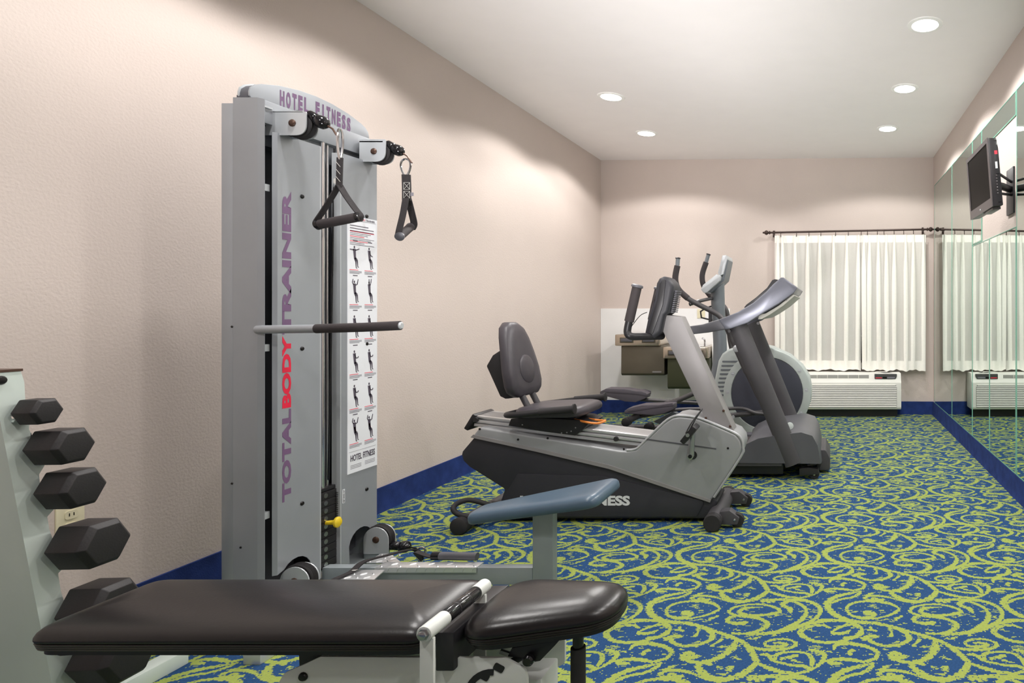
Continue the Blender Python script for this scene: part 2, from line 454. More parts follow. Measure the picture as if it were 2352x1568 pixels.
def build_carpet():
    M = carpet_mask()
    rows = []                                  # runs of one colour in every row of the repeat
    for i in range(NY):
        r = M[i]; ch = np.flatnonzero(np.diff(r.astype(np.int8))) + 1
        ed = np.concatenate(([0], ch, [NX])); rows.append((ed[:-1], ed[1:], r[ed[:-1]]))
    y_lo, y_hi = 0.35, 6.66
    V = []; MI = []
    for j in range(int(math.floor(y_lo / CY)), int(math.ceil(y_hi / CY))):
        y0, y1 = j * CY, (j + 1) * CY
        s, e, c = rows[j % NY]
        sh = SH * (y0 + y1) / 2
        k0 = int(math.floor((XL + sh) / PXT)); k1 = int(math.floor((XR + sh) / PXT))
        for k in range(k0, k1 + 1):
            a = np.clip(s * CX + k * PXT - sh, XL, XR); b = np.clip(e * CX + k * PXT - sh, XL, XR)
            ok = b - a > 1e-5
            a, b = a[ok], b[ok]; n = len(a)
            if not n: continue
            q = np.zeros((n, 4, 3)); q[:, 0, 0] = a; q[:, 1, 0] = b; q[:, 2, 0] = b; q[:, 3, 0] = a
            q[:, :2, 1] = y0; q[:, 2:, 1] = y1
            V.append(q); MI.append(c[ok].astype(np.int32))
    V.append(np.array([[[XL - TK, YB - TK, 0], [XR + TK, YB - TK, 0], [XR + TK, math.floor(y_lo / CY) * CY, 0], [XL - TK, math.floor(y_lo / CY) * CY, 0]]]))
    MI.append(np.zeros(1, np.int32))
    V = np.concatenate(V); MI = np.concatenate(MI); n = len(V)
    me = bpy.data.meshes.new('floor')
    me.vertices.add(n * 4); me.vertices.foreach_set('co', V.reshape(-1).astype(np.float32))
    me.loops.add(n * 4); me.loops.foreach_set('vertex_index', np.arange(n * 4, dtype=np.int32))
    me.polygons.add(n); me.polygons.foreach_set('loop_start', np.arange(0, n * 4, 4, dtype=np.int32))
    me.polygons.foreach_set('material_index', MI)
    me.materials.append(MATS['carpet_blue']); me.materials.append(MATS['carpet_lime'])
    me.update(calc_edges=True); me.validate()
    o = bpy.data.objects.new('floor', me); COL.objects.link(o)
    return struct(o, 'blue carpet woven with lime green scrolls')
build_carpet()

# ------------------------------------------------------------------ recessed downlights
def downlight(x, y, label):
    t = thing('ceiling_downlight', label, 'ceiling light', (x, y, ZC), 'recessed ceiling downlights')
    MB().lathe([(0.074, 0.0), (0.076, -0.006), (0.09, -0.008), (0.1, -0.004), (0.102, 0.0)], (x, y, ZC), n=32).build('trim_ring', 'trim_white', t)
    MB().lathe([(0.076, -0.001), (0.074, -0.006), (0.05, -0.010), (0.01, -0.012)], (x, y, ZC), n=32).build('lens', 'lens', t)
    l = bpy.data.lights.new('downlight_lamp', 'SPOT'); l.energy = DOWNLIGHT_W; l.color = LAMP_COL
    l.spot_size = math.radians(SPOT_DEG); l.spot_blend = SPOT_BLEND; l.shadow_soft_size = 0.07
    lo = bpy.data.objects.new('downlight_lamp', l); lo.location = (0, 0, -0.03); COL.objects.link(lo); lo.parent = t
for x, y, lb in [(0.551, 3.477, 'round recessed downlight, largest in view, top right of the ceiling'),
                 (0.560, 4.479, 'round recessed downlight, middle of the three near the mirrored wall'),
                 (0.530, 5.472, 'small round recessed downlight nearest the curtained window'),
                 (-1.660, 4.653, 'round recessed downlight over the left wall, nearer of the two'),
                 (-1.680, 5.620, 'round recessed downlight over the left wall, nearer the far wall'),
                 (0.551, 2.45, 'round recessed downlight just above the frame near the mirrors'),
                 (0.551, 1.40, 'round recessed downlight above the right of the viewer'),
                 (-1.660, 3.06, 'round recessed downlight just above the frame over the left wall'),
                 (-1.660, 1.95, 'round recessed downlight above the cable machine'),
                 (-1.660, 0.55, 'round recessed downlight above the weight bench'),
                 (0.551, 0.35, 'round recessed downlight above the viewer on the right')]:
    downlight(x, y, lb)

# ------------------------------------------------------------------ mirrors on the right wall
MT, MBZ, MTOP = 0.006, 0.138, 2.42
def mirror(y0, y1, z0, z1, label):
    t = thing('wall_mirror', label, 'mirror', (XR, (y0 + y1) / 2, z0), 'frameless mirror panels')
    e = 0.008
    MB().box(XR - MT, XR - 0.0005, y0 + e, y1 - e, z0 + e, z1 - e).build('silvered_glass', 'mirror', t, smooth=False)
    xa, xb = XR - MT - 0.001, XR - 0.0005
    ed = MB()
    ed.box(xa, xb, y0 + 0.0008, y0 + e, z0, z1); ed.box(xa, xb, y1 - e, y1 - 0.0008, z0, z1)
    ed.box(xa, xb, y0 + e, y1 - e, z0, z0 + e * 0.6); ed.box(xa, xb, y0 + e, y1 - e, z1 - e * 0.6, z1)
    ed.build('polished_edge', 'glass_edge', t, smooth=False)
mirror(5.503, 6.40, MBZ, MTOP, 'tall frameless mirror panel next to the window corner')
mirror(4.725, 5.497, MBZ, MTOP, 'tall frameless mirror panel, second from the window corner')
mirror(4.435, 4.719, 1.617, MTOP, 'narrow upright mirror strip beside the television recess')
mirror(3.622, 4.429, 2.275, MTOP, 'short wide mirror strip above the television')
mirror(4.220, 4.719, MBZ, 1.611, 'low mirror panel below the television, nearer the window')
mirror(3.622, 4.214, MBZ, 1.611, 'low mirror panel below the television, nearer the viewer')
mirror(2.50, 3.612, MBZ, MTOP, 'tall frameless mirror panel at the right edge of the picture')

# ------------------------------------------------------------------ television
def tv():
    t = thing('television', 'small black flat television on a wall bracket over the mirrors', 'television', (1.0, 3.53, 1.85))
    y0, y1 = 3.28, 3.78; zc = 1.858
    M = Matrix.Translation((0.872, 0, zc)) @ Matrix.Rotation(math.radians(-4.3), 4, 'Y')
    h = 0.186
    b = MB(); b.M = M
    b.prism([(0.0, -h), (0.0, h), (0.045, h - 0.004), (0.052, h - 0.06), (0.056, -h + 0.004)], y0, y1, 'y')
    body = b.build('casing', 'tv_black', t, bevel=0.006)
    f = MB(); f.M = M
    w_ = 0.024
    f.box(-0.005, 0.0, y0, y1, h - w_, h); f.box(-0.005, 0.0, y0, y1, -h, -h + 0.05)
    f.box(-0.005, 0.0, y0, y0 + w_, -h + 0.05, h - w_); f.box(-0.005, 0.0, y1 - w_, y1, -h + 0.05, h - w_)
    f.build('bezel', 'tv_bezel', t)
    s = MB(); s.M = M; s.box(-0.002, 0.0005, y0 + w_, y1 - w_, -h + 0.05, h - w_); s.build('screen', 'tv_screen', t)
    k = MB(); k.M = M; k.box(0.028, 0.044, y0 - 0.0012, y0 + 0.001, h - 0.092, h - 0.072); k.build('red_sticker', 'sticker_red', body)
    k = MB(); k.M = M; k.box(0.028, 0.040, y0 - 0.0012, y0 + 0.001, h - 0.168, h - 0.132); k.build('barcode_label', 'decal_white', body)
    for q in range(7):
        k = MB(); k.M = M; z = -h + 0.07 + q * 0.016
        k.lathe([(0.004, 0), (0.004, 0.003), (0.002, 0.004)], (0.03, y0, z), (0, -1, 0), 10).build('button', 'tv_bezel', body)
    for z in (h - 0.02, h - 0.2, -h + 0.02):
        k = MB(); k.M = M; k.box(0.03, 0.045, y0 - 0.001, y0 + 0.002, z, z + 0.004); k.build('slot', 'black_gloss', body)
    k = MB(); k.M = M; k.lathe([(0.006, 0), (0.006, 0.002)], (-0.005, 3.53, -h + 0.022), (-1, 0, 0), 14).build('maker_badge', 'silver_light', t)
    u = MB(); u.M = M; u.box(0.004, 0.05, y0 + 0.03, y0 + 0.22, -h - 0.012, -h + 0.002); u.build('speaker_bar', 'tv_bezel', t, bevel=0.003)
    # bracket
    p = MB(); p.box(XR - 0.012, XR, 3.66, 3.80, 1.70, 1.98); p.build('wall_plate', 'black_plastic', t, bevel=0.003)
    a = MB(); a.tube([(XR - 0.01, 3.72, 1.85), (1.03, 3.62, 1.85), (0.925, 3.55, 1.855)], 0.022, 10); a.build('bracket_arm', 'black_plastic', t)
    a = MB(); a.box(0.922, 0.945, 3.44, 3.62, 1.76, 1.95); a.build('vesa_plate', 'black_plastic', t, bevel=0.004)
    for z in (1.79, 1.92):
        MB().tube([(0.945, 3.5, z), (XR - 0.01, 3.7, z * 0.6 + 0.74)], 0.008, 8).build('strut', 'black_plastic', t)
tv()

# ------------------------------------------------------------------ window, curtains, rod
def window():
    y = wall_y(0.2)
    g = MB().box(-0.50, 0.95, y - 0.012, y + 0.01, 0.55, 1.82).build('window_1', 'night_glass', smooth=False)
    struct(g, 'dark night window behind the curtains')
    f = MB()
    f.box(-0.56, -0.50, y - 0.03, y + 0.01, 0.49, 1.88); f.box(0.95, 1.01, y - 0.03, y + 0.01, 0.49, 1.88)
    f.box(-0.50, 0.95, y - 0.03, y + 0.01, 1.82, 1.88); f.box(-0.50, 0.95, y - 0.03, y + 0.01, 0.49, 0.55)
    f.build('window_frame', 'ptac', g, bevel=0.004)
    MB().box(0.20, 0.24, y - 0.03, y - 0.011, 0.55, 1.82).build('window_mullion', 'ptac', g, bevel=0.004)
    MB().box(-0.50, 0.95, y - 0.026, y - 0.011, 0.83, 0.845).build('window_bar', 'ptac', g)
window()
def curtain(pleats, xa, xb, label, edge):
    """pinch pleated sheer panel between xa and xb (metres)"""
    ztop, zbot = 1.905, 0.476
    n = 260; rows = [0, 0.02, 0.055, 0.10, 0.17, 0.26, 0.38, 0.5, 0.62, 0.74, 0.86, 0.93, 0.955, 1.0]
    rng = np.random.default_rng(int(abs(xa) * 1000) + 3)
    ph = rng.random(len(pleats)) * 6.28; drift = rng.normal(0, 0.008, len(pleats)); wob = rng.normal(0, 1, 4)
    vs = []
    for t in rows:
        z = ztop + (zbot - ztop) * t
        for i in range(n + 1):
            s = i / n; x = xa + (xb - xa) * s
            d = 0.010 * math.sin(s * 11 + wob[0]) * t
            for k, pc in enumerate(pleats):
                c = pc + drift[k] * t
                wdt = 0.012 + 0.016 * min(1, t / 0.35) + 0.006 * t
                amp = 0.036 * (0.55 + 0.45 * math.sin(math.pi * min(1, t * 2.2 + 0.15)) if t < 0.4 else 0.62 + 0.12 * math.sin(ph[k]))
                u = (x - c) / wdt
                d += amp * math.exp(-u * u) - 0.12 * amp * math.exp(-((abs(u) - 2.0) ** 2))
            xx = x + 0.006 * t * math.sin(5 * s + wob[1]) + edge * max(0.0, (t - 0.25)) * (1 - abs(s - (0 if edge > 0 else 1))) ** 8
            zz = z + (0.008 * math.sin(s * 23 + wob[2]) + 0.004 * math.sin(s * 61) if t == 1.0 else 0)
            vs.append((xx, wall_y(x) - 0.072 - (0.012 if edge > 0 else 0.0) - d, zz))
    fs = [(r * (n + 1) + i, r * (n + 1) + i + 1, (r + 1) * (n + 1) + i + 1, (r + 1) * (n + 1) + i) for r in range(len(rows) - 1) for i in range(n)]
    t = thing('curtain', label, 'curtain', ((xa + xb) / 2, wall_y(xa) - 0.075, zbot), 'sheer curtains at the window')
    c = MB().add(vs, fs).build('cloth', 'curtain', t, angle=180)
    # stitched heading band and bottom hem: a second layer of the same cloth
    def band(name, ra, rb, dy):
        ids = [rows.index(ra), rows.index(rb)]
        v2 = []
        for r in range(ids[0], ids[1] + 1):
            v2 += [(p[0], p[1] - dy, p[2]) for p in vs[r * (n + 1):(r + 1) * (n + 1)]]
        R = ids[1] - ids[0] + 1
        f2 = [(r * (n + 1) + i, r * (n + 1) + i + 1, (r + 1) * (n + 1) + i + 1, (r + 1) * (n + 1) + i) for r in range(R - 1) for i in range(n)]
        MB().add(v2, f2).build(name, 'curtain_fold', c, angle=180)
    band('heading_band', 0, 0.055, 0.0015); band('hem', 0.93, 1.0, 0.0015)
    for k, pc in enumerate(pleats):              # the folded-over layers of each pinch pleat
        v2 = []
        for r_, tt in enumerate(rows):
            hw = 0.011 + 0.012 * min(1, tt / 0.3)
            i0 = int(round((pc + drift[k] * tt - hw - xa) / (xb - xa) * n)); i1 = int(round((pc + drift[k] * tt + hw - xa) / (xb - xa) * n))
            for q in range(7):
                i = min(n, max(0, int(round(i0 + (i1 - i0) * q / 6)))); p_ = vs[r_ * (n + 1) + i]
                v2.append((p_[0], p_[1] - 0.003, p_[2]))
        f2 = [(r * 7 + i, r * 7 + i + 1, (r + 1) * 7 + i + 1, (r + 1) * 7 + i) for r in range(len(rows) - 1) for i in range(6)]
        MB().add(v2, f2).build('pleat', 'curtain_fold', c, angle=180)
px2x = lambda q: (1720 + q / 3.267 - PX0) * 6.44 / F
curtain([px2x(q) for q in (215, 250, 345, 440, 530, 635, 735, 822)], px2x(190), px2x(852), 'white sheer pleated curtain panel left of the dark gap', -0.012)
curtain([px2x(q) for q in (862, 905, 970, 1030, 1090, 1175, 1232, 1308)], px2x(842), px2x(1328), 'white sheer pleated curtain panel right of the dark gap, beside the mirrors', 0.014)
def rod():
    xa, xb = (1775 - PX0) * 6.44 / F, (2128 - PX0) * 6.44 / F
    z0, z1 = 1.935, 1.962
    t = thing('curtain_rod', 'dark bronze curtain rod with twisted finials across the far wall', 'curtain rod', (xa, wall_y(xa) - 0.085, z0))
    p = lambda x: Vector((x, wall_y(x) - 0.085, z0 + (z1 - z0) * (x - xa) / (xb - xa)))
    MB().tube([p(xa - 0.03), p(xb)], 0.010, 12).build('pole', 'bronze', t)
    for sx, x in ((-1, xa - 0.03), (1, xb)):
        q = p(x); ax = (sx, 0, 0)
        f = MB().lathe([(0.010, 0), (0.018, 0.004), (0.018, 0.012), (0.009, 0.016), (0.020, 0.03), (0.026, 0.042), (0.020, 0.056), (0.008, 0.066), (0.011, 0.074), (0.003, 0.084)], q, ax, 14)
        f.build('finial', 'bronze', t)
        b = MB().tube([p(x - sx * 0.03) + Vector((0, 0, -0.004)), p(x - sx * 0.03) + Vector((0, 0.04, -0.012)), p(x - sx * 0.03) + Vector((0, 0.083, -0.01))], 0.007, 8)
        b.tube([p(x - sx * 0.03) + Vector((0, 0.08, -0.04)), p(x - sx * 0.03) + Vector((0, 0.08, 0.03))], 0.011, 8)
        b.build('bracket', 'bronze', t)
    for q in (237, 357, 450, 540, 652, 747, 843, 890, 965, 1015, 1090, 1162, 1234):
        c = p(px2x(q)); n = 14
        r = MB().tube([c + Vector((0, math.cos(2 * math.pi * k / n) * 0.015, math.sin(2 * math.pi * k / n) * 0.015 - 0.006)) for k in range(n)], 0.0025, 6, closed=True)
        r.tube([c + Vector((0, 0, -0.02)), c + Vector((0, 0, -0.048))], 0.004, 6)
        r.build('ring', 'bronze', t)
rod()

# ------------------------------------------------------------------ packaged air conditioner under the window
def ptac():
    x0, x1, yf, yb, z0, z1 = -0.392, 0.752, 6.29, wall_y(0.752) - 0.02, 0.085, 0.458
    t = thing('air_conditioner', 'white wall air conditioner with louvred front below the curtains', 'air conditioner', ((x0 + x1) / 2, yb, 0))
    b = MB(); prof = [(yf + 0.012, z0), (yf, z0 + 0.02), (yf, z1 - 0.095), (yf + 0.006, z1 - 0.085), (yf + 0.02, z1 - 0.055), (yf + 0.035, z1), (yb, z1), (yb, z0)]
    b.prism(prof, x0, x1, 'x'); b.build('casing', 'ptac', t, bevel=0.008)
    g0, g1 = x0 + 0.05, x1 - 0.048
    MB().prism(round_poly([(g0, z0 + 0.022), (g1, z0 + 0.022), (g1, z1 - 0.118), (g0, z1 - 0.118)], [0.005, 0.005, 0.03, 0.03]), yf - 0.002, yf + 0.004).build('grille_recess', 'ptac_dark', t)
    for k in range(13):
        z = z0 + 0.026 + k * 0.0183
        e = 0.012 if k == 12 else 0.002
        s = MB(); s.prism([(yf - 0.004, z + 0.012), (yf - 0.006, z + 0.009), (yf - 0.006, z + 0.001), (yf - 0.001, z), (yf - 0.001, z + 0.012)], g0 + e, g1 - e, 'x'); s.build('grille_slat', 'ptac', t)
    # discharge grille along the sloping top
    za, zb = z1 - 0.052, z1 - 0.018
    ya = lambda z: yf + 0.02 + (z - (z1 - 0.055)) / 0.055 * 0.015
    va, vb = x0 + 0.06, x0 + 0.81
    d = MB(); d.add([(va, ya(za) - 0.001, za), (vb, ya(za) - 0.001, za), (vb, ya(zb) - 0.001, zb), (va, ya(zb) - 0.001, zb),
                     (va, ya(za) + 0.004, za), (vb, ya(za) + 0.004, za), (vb, ya(zb) + 0.004, zb), (va, ya(zb) + 0.004, zb)],
                    [(0, 1, 2, 3), (4, 7, 6, 5), (0, 4, 5, 1), (3, 2, 6, 7), (0, 3, 7, 4), (1, 5, 6, 2)])
    d.build('vent_recess', 'ptac_dark', t)
    for k in range(5):
        z = za + 0.003 + k * 0.007
        MB().box(va, vb, ya(z) - 0.003, ya(z) + 0.002, z, z + 0.0028).build('vent_slat', 'ptac', t)
    for k in range(1, 7):
        x = va + (vb - va) * k / 7
        MB().box(x - 0.003, x + 0.003, ya(za) - 0.004, ya(zb) + 0.001, za, zb).build('vent_bar', 'ptac', t)
    cx0, cx1 = x1 - 0.275, x1 - 0.045
    c = MB().prism(round_poly([(cx0, z1 - 0.058), (cx1 - 0.015, z1 - 0.058), (cx1, z1 - 0.03), (cx1, z1 - 0.008), (cx0, z1 - 0.008)], 0.004), yf + 0.012, yf + 0.04).build('control_recess', 'ptac_dark', t)
    MB().box(cx0 + 0.085, cx0 + 0.125, yf + 0.009, yf + 0.013, z1 - 0.053, z1 - 0.036).build('display', 'black_gloss', c)
    MB().box(cx0 + 0.01, cx0 + 0.075, yf + 0.009, yf + 0.013, z1 - 0.052, z1 - 0.042).build('decal', 'sticker_red', c)
    MB().box(cx0 + 0.13, cx1 - 0.02, yf + 0.009, yf + 0.013, z1 - 0.052, z1 - 0.038).build('keypad', 'ink_grey', c)
    MB().prism([(cx0 - 0.02, z1), (cx0 + 0.03, z1 + 0.012), (cx0 + 0.13, z1 + 0.012), (cx0 + 0.16, z1 - 0.006), (cx1, z1 - 0.004), (cx1 - 0.05, z1 + 0.004)], yf + 0.05, yf + 0.09).build('control_lid', 'ptac', t)
    MB().box(x0 + 0.03, x1 - 0.03, yf + 0.09, yb - 0.01, 0.0, z0).build('shadow_sub_base', 'black_plastic', t)  # base coloured black to paint in the shadow beneath the casing
ptac()

# ------------------------------------------------------------------ white splash panel and drinking fountains
def fountains():
    x0, x1 = XL + 0.002, (1677 - PX0) * 6.6 / F
    p = MB().prism([(x0, wall_y(x0)), (x1, wall_y(x1)), (x1, wall_y(x1) - 0.008), (x0, wall_y(x0) - 0.008)], BH, 1.128, 'z').build('splash_panel', 'white_panel', smooth=False)
    tag(p, 'white splash panel on the far wall behind the drinking fountains', 'wall panel')
    def fountain(xa, xb, yn, ztop, zlow, body_mat, label, bx0, bx1, cover):
        yb = wall_y(xb + 0.1) - 0.012
        t = thing('drinking_fountain', label, 'drinking fountain', ((xa + xb) / 2, yb, zlow), 'pair of wall hung drinking fountains')
        zt = ztop - 0.115
        MB().prism(round_poly([(xa, yn), (xb, yn), (xb, yb), (xa, yb)], [0.03, 0.03, 0.0, 0.0]), zt, ztop, 'z').build('basin', 'fountain_top', t, bevel=0.012)
        MB().prism(round_poly([(xa + 0.04, yn + 0.04), (xb - 0.04, yn + 0.04), (xb - 0.04, yb - 0.05), (xa + 0.04, yb - 0.05)], 0.06), ztop - 0.002, ztop + 0.004, 'z').build('bowl_rim', 'chrome', t)
        b = MB().prism([(yn + 0.035, zt), (yn + 0.03, zlow + 0.02), (yn + 0.05, zlow), (yb, zlow), (yb, zt)], bx0, bx1, 'x')
        bo = b.build('cabinet', body_mat, t, bevel=0.006)
        wd = xb - xa
        for s in (0.12, 0.60):
            h = MB().box(xa + wd * s, xa + wd * (s + 0.30), yn - 0.003, yn + 0.004, zt + 0.03, zt + 0.085).build('push_bar_plate', 'fountain_body', t, bevel=0.002)
            MB().box(xa + wd * s + 0.012, xa + wd * (s + 0.30) - 0.012, yn - 0.012, yn - 0.002, zt + 0.042, zt + 0.075).build('push_bar', 'tread_hood', t, bevel=0.004)
        q = Vector((xb - 0.10, yb - 0.14, ztop))
        MB().tube([q, q + Vector((0, 0, 0.04)), q + Vector((-0.006, 0, 0.062)), q + Vector((-0.03, -0.005, 0.075))], 0.010, 10, smooth=4).build('bubbler', 'chrome', t)
        MB().box(bx1 - 0.12, bx1 - 0.03, yn + 0.026, yn + 0.032, zlow + 0.03, zlow + 0.045).build('name_plate', 'steel', bo)
        if cover:
            c = MB().prism(round_poly([(yn + 0.16, zlow + 0.1), (yb, zlow + 0.1), (yb, ztop + 0.03), (yn + 0.16, ztop + 0.03)], [0.05, 0, 0, 0.05]), bx1 + 0.006, bx1 + 0.06, 'x').build('side_cover', 'white_panel', t, bevel=0.008)
            for r in range(16):
                MB().box(bx1 + 0.059, bx1 + 0.062, yn + 0.2, yn + 0.36, zlow + 0.15 + r * 0.022, zlow + 0.158 + r * 0.022).build('louvre', 'ptac_dark', c)
                MB().box(bx1 + 0.02, bx1 + 0.05, yn + 0.158, yn + 0.162, zlow + 0.15 + r * 0.022, zlow + 0.158 + r * 0.022).build('louvre', 'ptac_dark', c)
    Y = 6.15; k = Y / F
    fountain((1411 - PX0) * k, (1516 - PX0) * k, Y, CH - (768 - PY0) * k, CH - (863 - PY0) * k, 'fountain_body', 'higher drinking fountain with grey brown cabinet, nearer the left wall', (1424 - PX0) * k, (1524 - PX0) * k, False)
    Y = 6.10; k = Y / F
    fountain((1521 - PX0) * k, (1626 - PX0) * k, Y, CH - (797 - PY0) * k, CH - (894 - PY0) * k, 'fountain_dark', 'lower drinking fountain with dark cabinet behind the bike console post', (1531 - PX0) * k, (1627 - PX0) * k, True)
fountains()

def wall_plate(name, label, c, right, nrm, w_, h_):
    t = thing(name, label, 'outlet', c)
    M = frame_mat(c, right, (0, 0, 1))
    if (Vector(right).cross(Vector((0, 0, 1)))).dot(Vector(nrm)) < 0: M = frame_mat(c, [-v for v in right], (0, 0, 1))
    b = MB(); b.M = M; b.box(-w_ / 2, w_ / 2, -h_ / 2, h_ / 2, 0, 0.006); b.build('cover_plate', 'beige_plate', t, bevel=0.002)
    for s in (-1, 1):
        b = MB(); b.M = M
        b.prism(round_poly([(-0.017, s * 0.02 - 0.014), (0.017, s * 0.02 - 0.014), (0.017, s * 0.02 + 0.014), (-0.017, s * 0.02 + 0.014)], 0.01), 0.006, 0.009, 'z')
        r = b.build('socket', 'beige_plate', t)
        for q in (-0.006, 0.006):
            b = MB(); b.M = M; b.box(q - 0.0012, q + 0.0012, s * 0.02 - 0.004, s * 0.02 + 0.006, 0.009, 0.0096); b.build('slot', 'black_gloss', r)
wall_plate('wall_outlet', 'beige power outlet on the left wall behind the dumbbells', (XL, 1.99, 0.43), (0, 1, 0), (1, 0, 0), 0.075, 0.118)
xo = (1611 - PX0) * 6.6 / F
wall_plate('wall_outlet', 'beige power outlet on the white panel behind the elliptical trainer', (xo, wall_y(xo) - 0.008, CH - (720 - PY0) * 6.6 / F), (1, 0, 0), (0, -1, 0), 0.085, 0.10)
# ================================================================== cable machine against the left wall
def cable_machine():
    XF = -1.94                                  # front plane of the guard plates
    yc, ya, yb = 2.377, 2.10, 2.654
    t = thing('cable_machine', 'tall silver cable weight machine with instruction placard and blue seat', 'gym machine', (-2.0, yc, 0))
    mir = lambda y: 2 * yc - y
    mirc = lambda y: mir(y) - 0.026
    # side columns: folded sheet, a narrower back cover
    for side in (0, 1):
        f = (lambda y: y) if side == 0 else mirc
        c = MB()
        y0, y1 = sorted((f(ya), f(ya + 0.006)))
        c.box(-2.052, -1.968, y0, y1, 0.02, 1.85)
        c.add([(-1.968, f(ya), 0.02), (-1.947, f(ya + 0.004), 0.02), (-1.950, f(ya + 0.009), 0.02), (-1.968, f(ya + 0.006), 0.02),
               (-1.968, f(ya), 1.85), (-1.947, f(ya + 0.004), 1.845), (-1.950, f(ya + 0.009), 1.845), (-1.968, f(ya + 0.006), 1.85)],
              [(0, 3, 2, 1), (4, 5, 6, 7), (0, 1, 5, 4), (1, 2, 6, 5), (2, 3, 7, 6), (3, 0, 4, 7)])
        c.build('side_column', 'silver_paint', t)
        y0, y1 = sorted((f(ya), f(ya + 0.03)))
        MB().box(-2.092, -2.052, y0, y1, 0.02, 1.83).build('back_cover', 'silver_paint', t, bevel=0.002)
        for z in (1.545, 0.985, 0.40):
            y0, y1 = sorted((f(ya + 0.006), f(ya + 0.04)))
            MB().box(-1.985, -1.962, y0, y1, z - 0.012, z + 0.012).build('plate_bracket', 'silver_light', t)
        for z in (1.06, 0.52, 0.30):
            bolt('column_screw', (-2.055 + 0.03 * (z < 0.5), f(ya) , z), (0, -1 if side == 0 else 1, 0), 0.004, t)
    MB().box(-2.045, -2.035, ya + 0.006, yb - 0.006, 0.1, 1.86).build('back_panel', 'dark_inside', t)
    MB().box(-2.045, -1.955, ya + 0.006, yb - 0.006, 0.02, 0.07).build('base_beam', 'silver_tube', t, bevel=0.003)
    MB().box(-2.045, -1.965, ya + 0.01, yb - 0.01, 1.77, 1.85).build('top_beam', 'silver_paint', t, bevel=0.003)
    # guard plates (front), each with a folded flange and a notch for the low pulley
    zt, zb, zo = 1.742, 0.092, 0.184
    def plate(f, parent, e=0.0):
        poly = [(f(2.136 + e), zo), (f(2.136 + e), zt), (f(2.325), zt), (f(2.325), zb), (f(2.285), zb)]
        cxn, czn, r = 2.222, 0.150, 0.066
        for k in range(9):
            a = math.radians(-10 + 150 * k / 8)
            poly.append((f(cxn + r * math.cos(a)), czn + r * math.sin(a)))
        m = MB().prism(poly, XF - 0.003, XF, 'x')
        fl = MB().add([(XF, f(2.136 + e), zo), (XF - 0.012, f(2.128 + e), zo), (XF - 0.015, f(2.130 + e), zo), (XF - 0.003, f(2.139 + e), zo),
               (XF, f(2.136 + e), zt), (XF - 0.012, f(2.128 + e), zt), (XF - 0.015, f(2.130 + e), zt), (XF - 0.003, f(2.139 + e), zt)],
              [(0, 3, 2, 1), (4, 5, 6, 7), (0, 1, 5, 4), (1, 2, 6, 5), (2, 3, 7, 6), (3, 0, 4, 7)])
        o = m.build('guard_plate', 'silver_paint', parent)
        fl.build('flange', 'silver_paint', o)
        y0, y1 = sorted((f(2.325), f(2.331)))
        MB().box(XF - 0.035, XF - 0.001, y0, y1, zb, zt).build('inner_flange', 'silver_light', o)
        return o
    pl = plate(lambda y: y, t, 0.010); pr = plate(mir, t)
    for (yy, zz) in ((2.246, 1.535), (2.246, 0.975), (2.246, 0.405), (2.56, 1.51), (2.56, 0.975), (2.56, 0.365)):
        bolt('plate_screw', (XF, yy, zz), (1, 0, 0), 0.008, t)
    # lettering up the near plate
    def up_text(body, z0, z1, m, name):
        text_mb(body, z1 - z0, 0.036, frame_mat((XF, 2.2, z0), (0, 0, 1), (0, -1, 0)), 0.05).build(name, m, pl, smooth=False)
    up_text('TOTAL', 0.433, 0.762, 'purple_print', 'lettering')
    up_text('BODY', 0.767, 1.025, 'red_print', 'lettering')
    up_text('TRAINER', 1.03, 1.545, 'purple_print', 'lettering')
    # instruction placard
    y0, y1, z0, z1 = 2.456, 2.617, 0.453, 1.50
    pc = MB().box(XF, XF + 0.002, y0, y1, z0, z1).build('instruction_placard', 'placard', t)
    FX = XF + 0.0024
    ink, grey, red = MB(), MB(), MB()
    def ln(mb, ya_, yb_, z, h=0.0022): mb.box(FX - 0.0004, FX, ya_, yb_, z - h / 2, z + h / 2)
    def seg(mb, a, b, wa, wb):
        a = Vector(a); b = Vector(b); d = (b - a).normalized(); n = Vector((-d.y, d.x))
        mb.prism([tuple(a + n * wa), tuple(a - n * wa), tuple(b - n * wb), tuple(b + n * wb)], FX - 0.0004, FX, 'x')
    def blob(mb, c, ry, rz): mb.prism([(c[0] + ry * math.cos(k * math.pi / 5), c[1] + rz * math.sin(k * math.pi / 5)) for k in range(10)], FX - 0.0004, FX, 'x')
    def figure(cy, cz, arms, redback=False):
        K = 0.84
        q = lambda p: (cy + p[0] * K, cz + p[1] * K)
        def sg_(mb, a, b, wa, wb): seg(mb, q(a), q(b), wa * K, wb * K)
        blob(ink, q((-0.006, 0.05)), 0.0045 * K, 0.0065 * K)
        for a, b, wa, wb in (((-0.006, 0.042), (-0.002, -0.005), 0.0085, 0.0065), ((-0.002, -0.002), (0.012, -0.012), 0.006, 0.0045),
                             ((-0.003, -0.004), (0.003, -0.018), 0.006, 0.0045), ((0.003, -0.015), (0.006, -0.050), 0.0042, 0.0022),
                             ((0.012, -0.012), (0.016, -0.045), 0.0042, 0.0022), ((0.005, -0.050), (0.012, -0.052), 0.002, 0.0016),
                             ((0.015, -0.045), (0.022, -0.047), 0.002, 0.0016)):
            sg_(ink, a, b, wa, wb)
        for chain in arms:
            for a, b in zip(chain[:-1], chain[1:]): sg_(ink, a, b, 0.003, 0.002)
        if redback: sg_(red, (-0.004, 0.02), (0.001, 0.0), 0.0055, 0.0045)
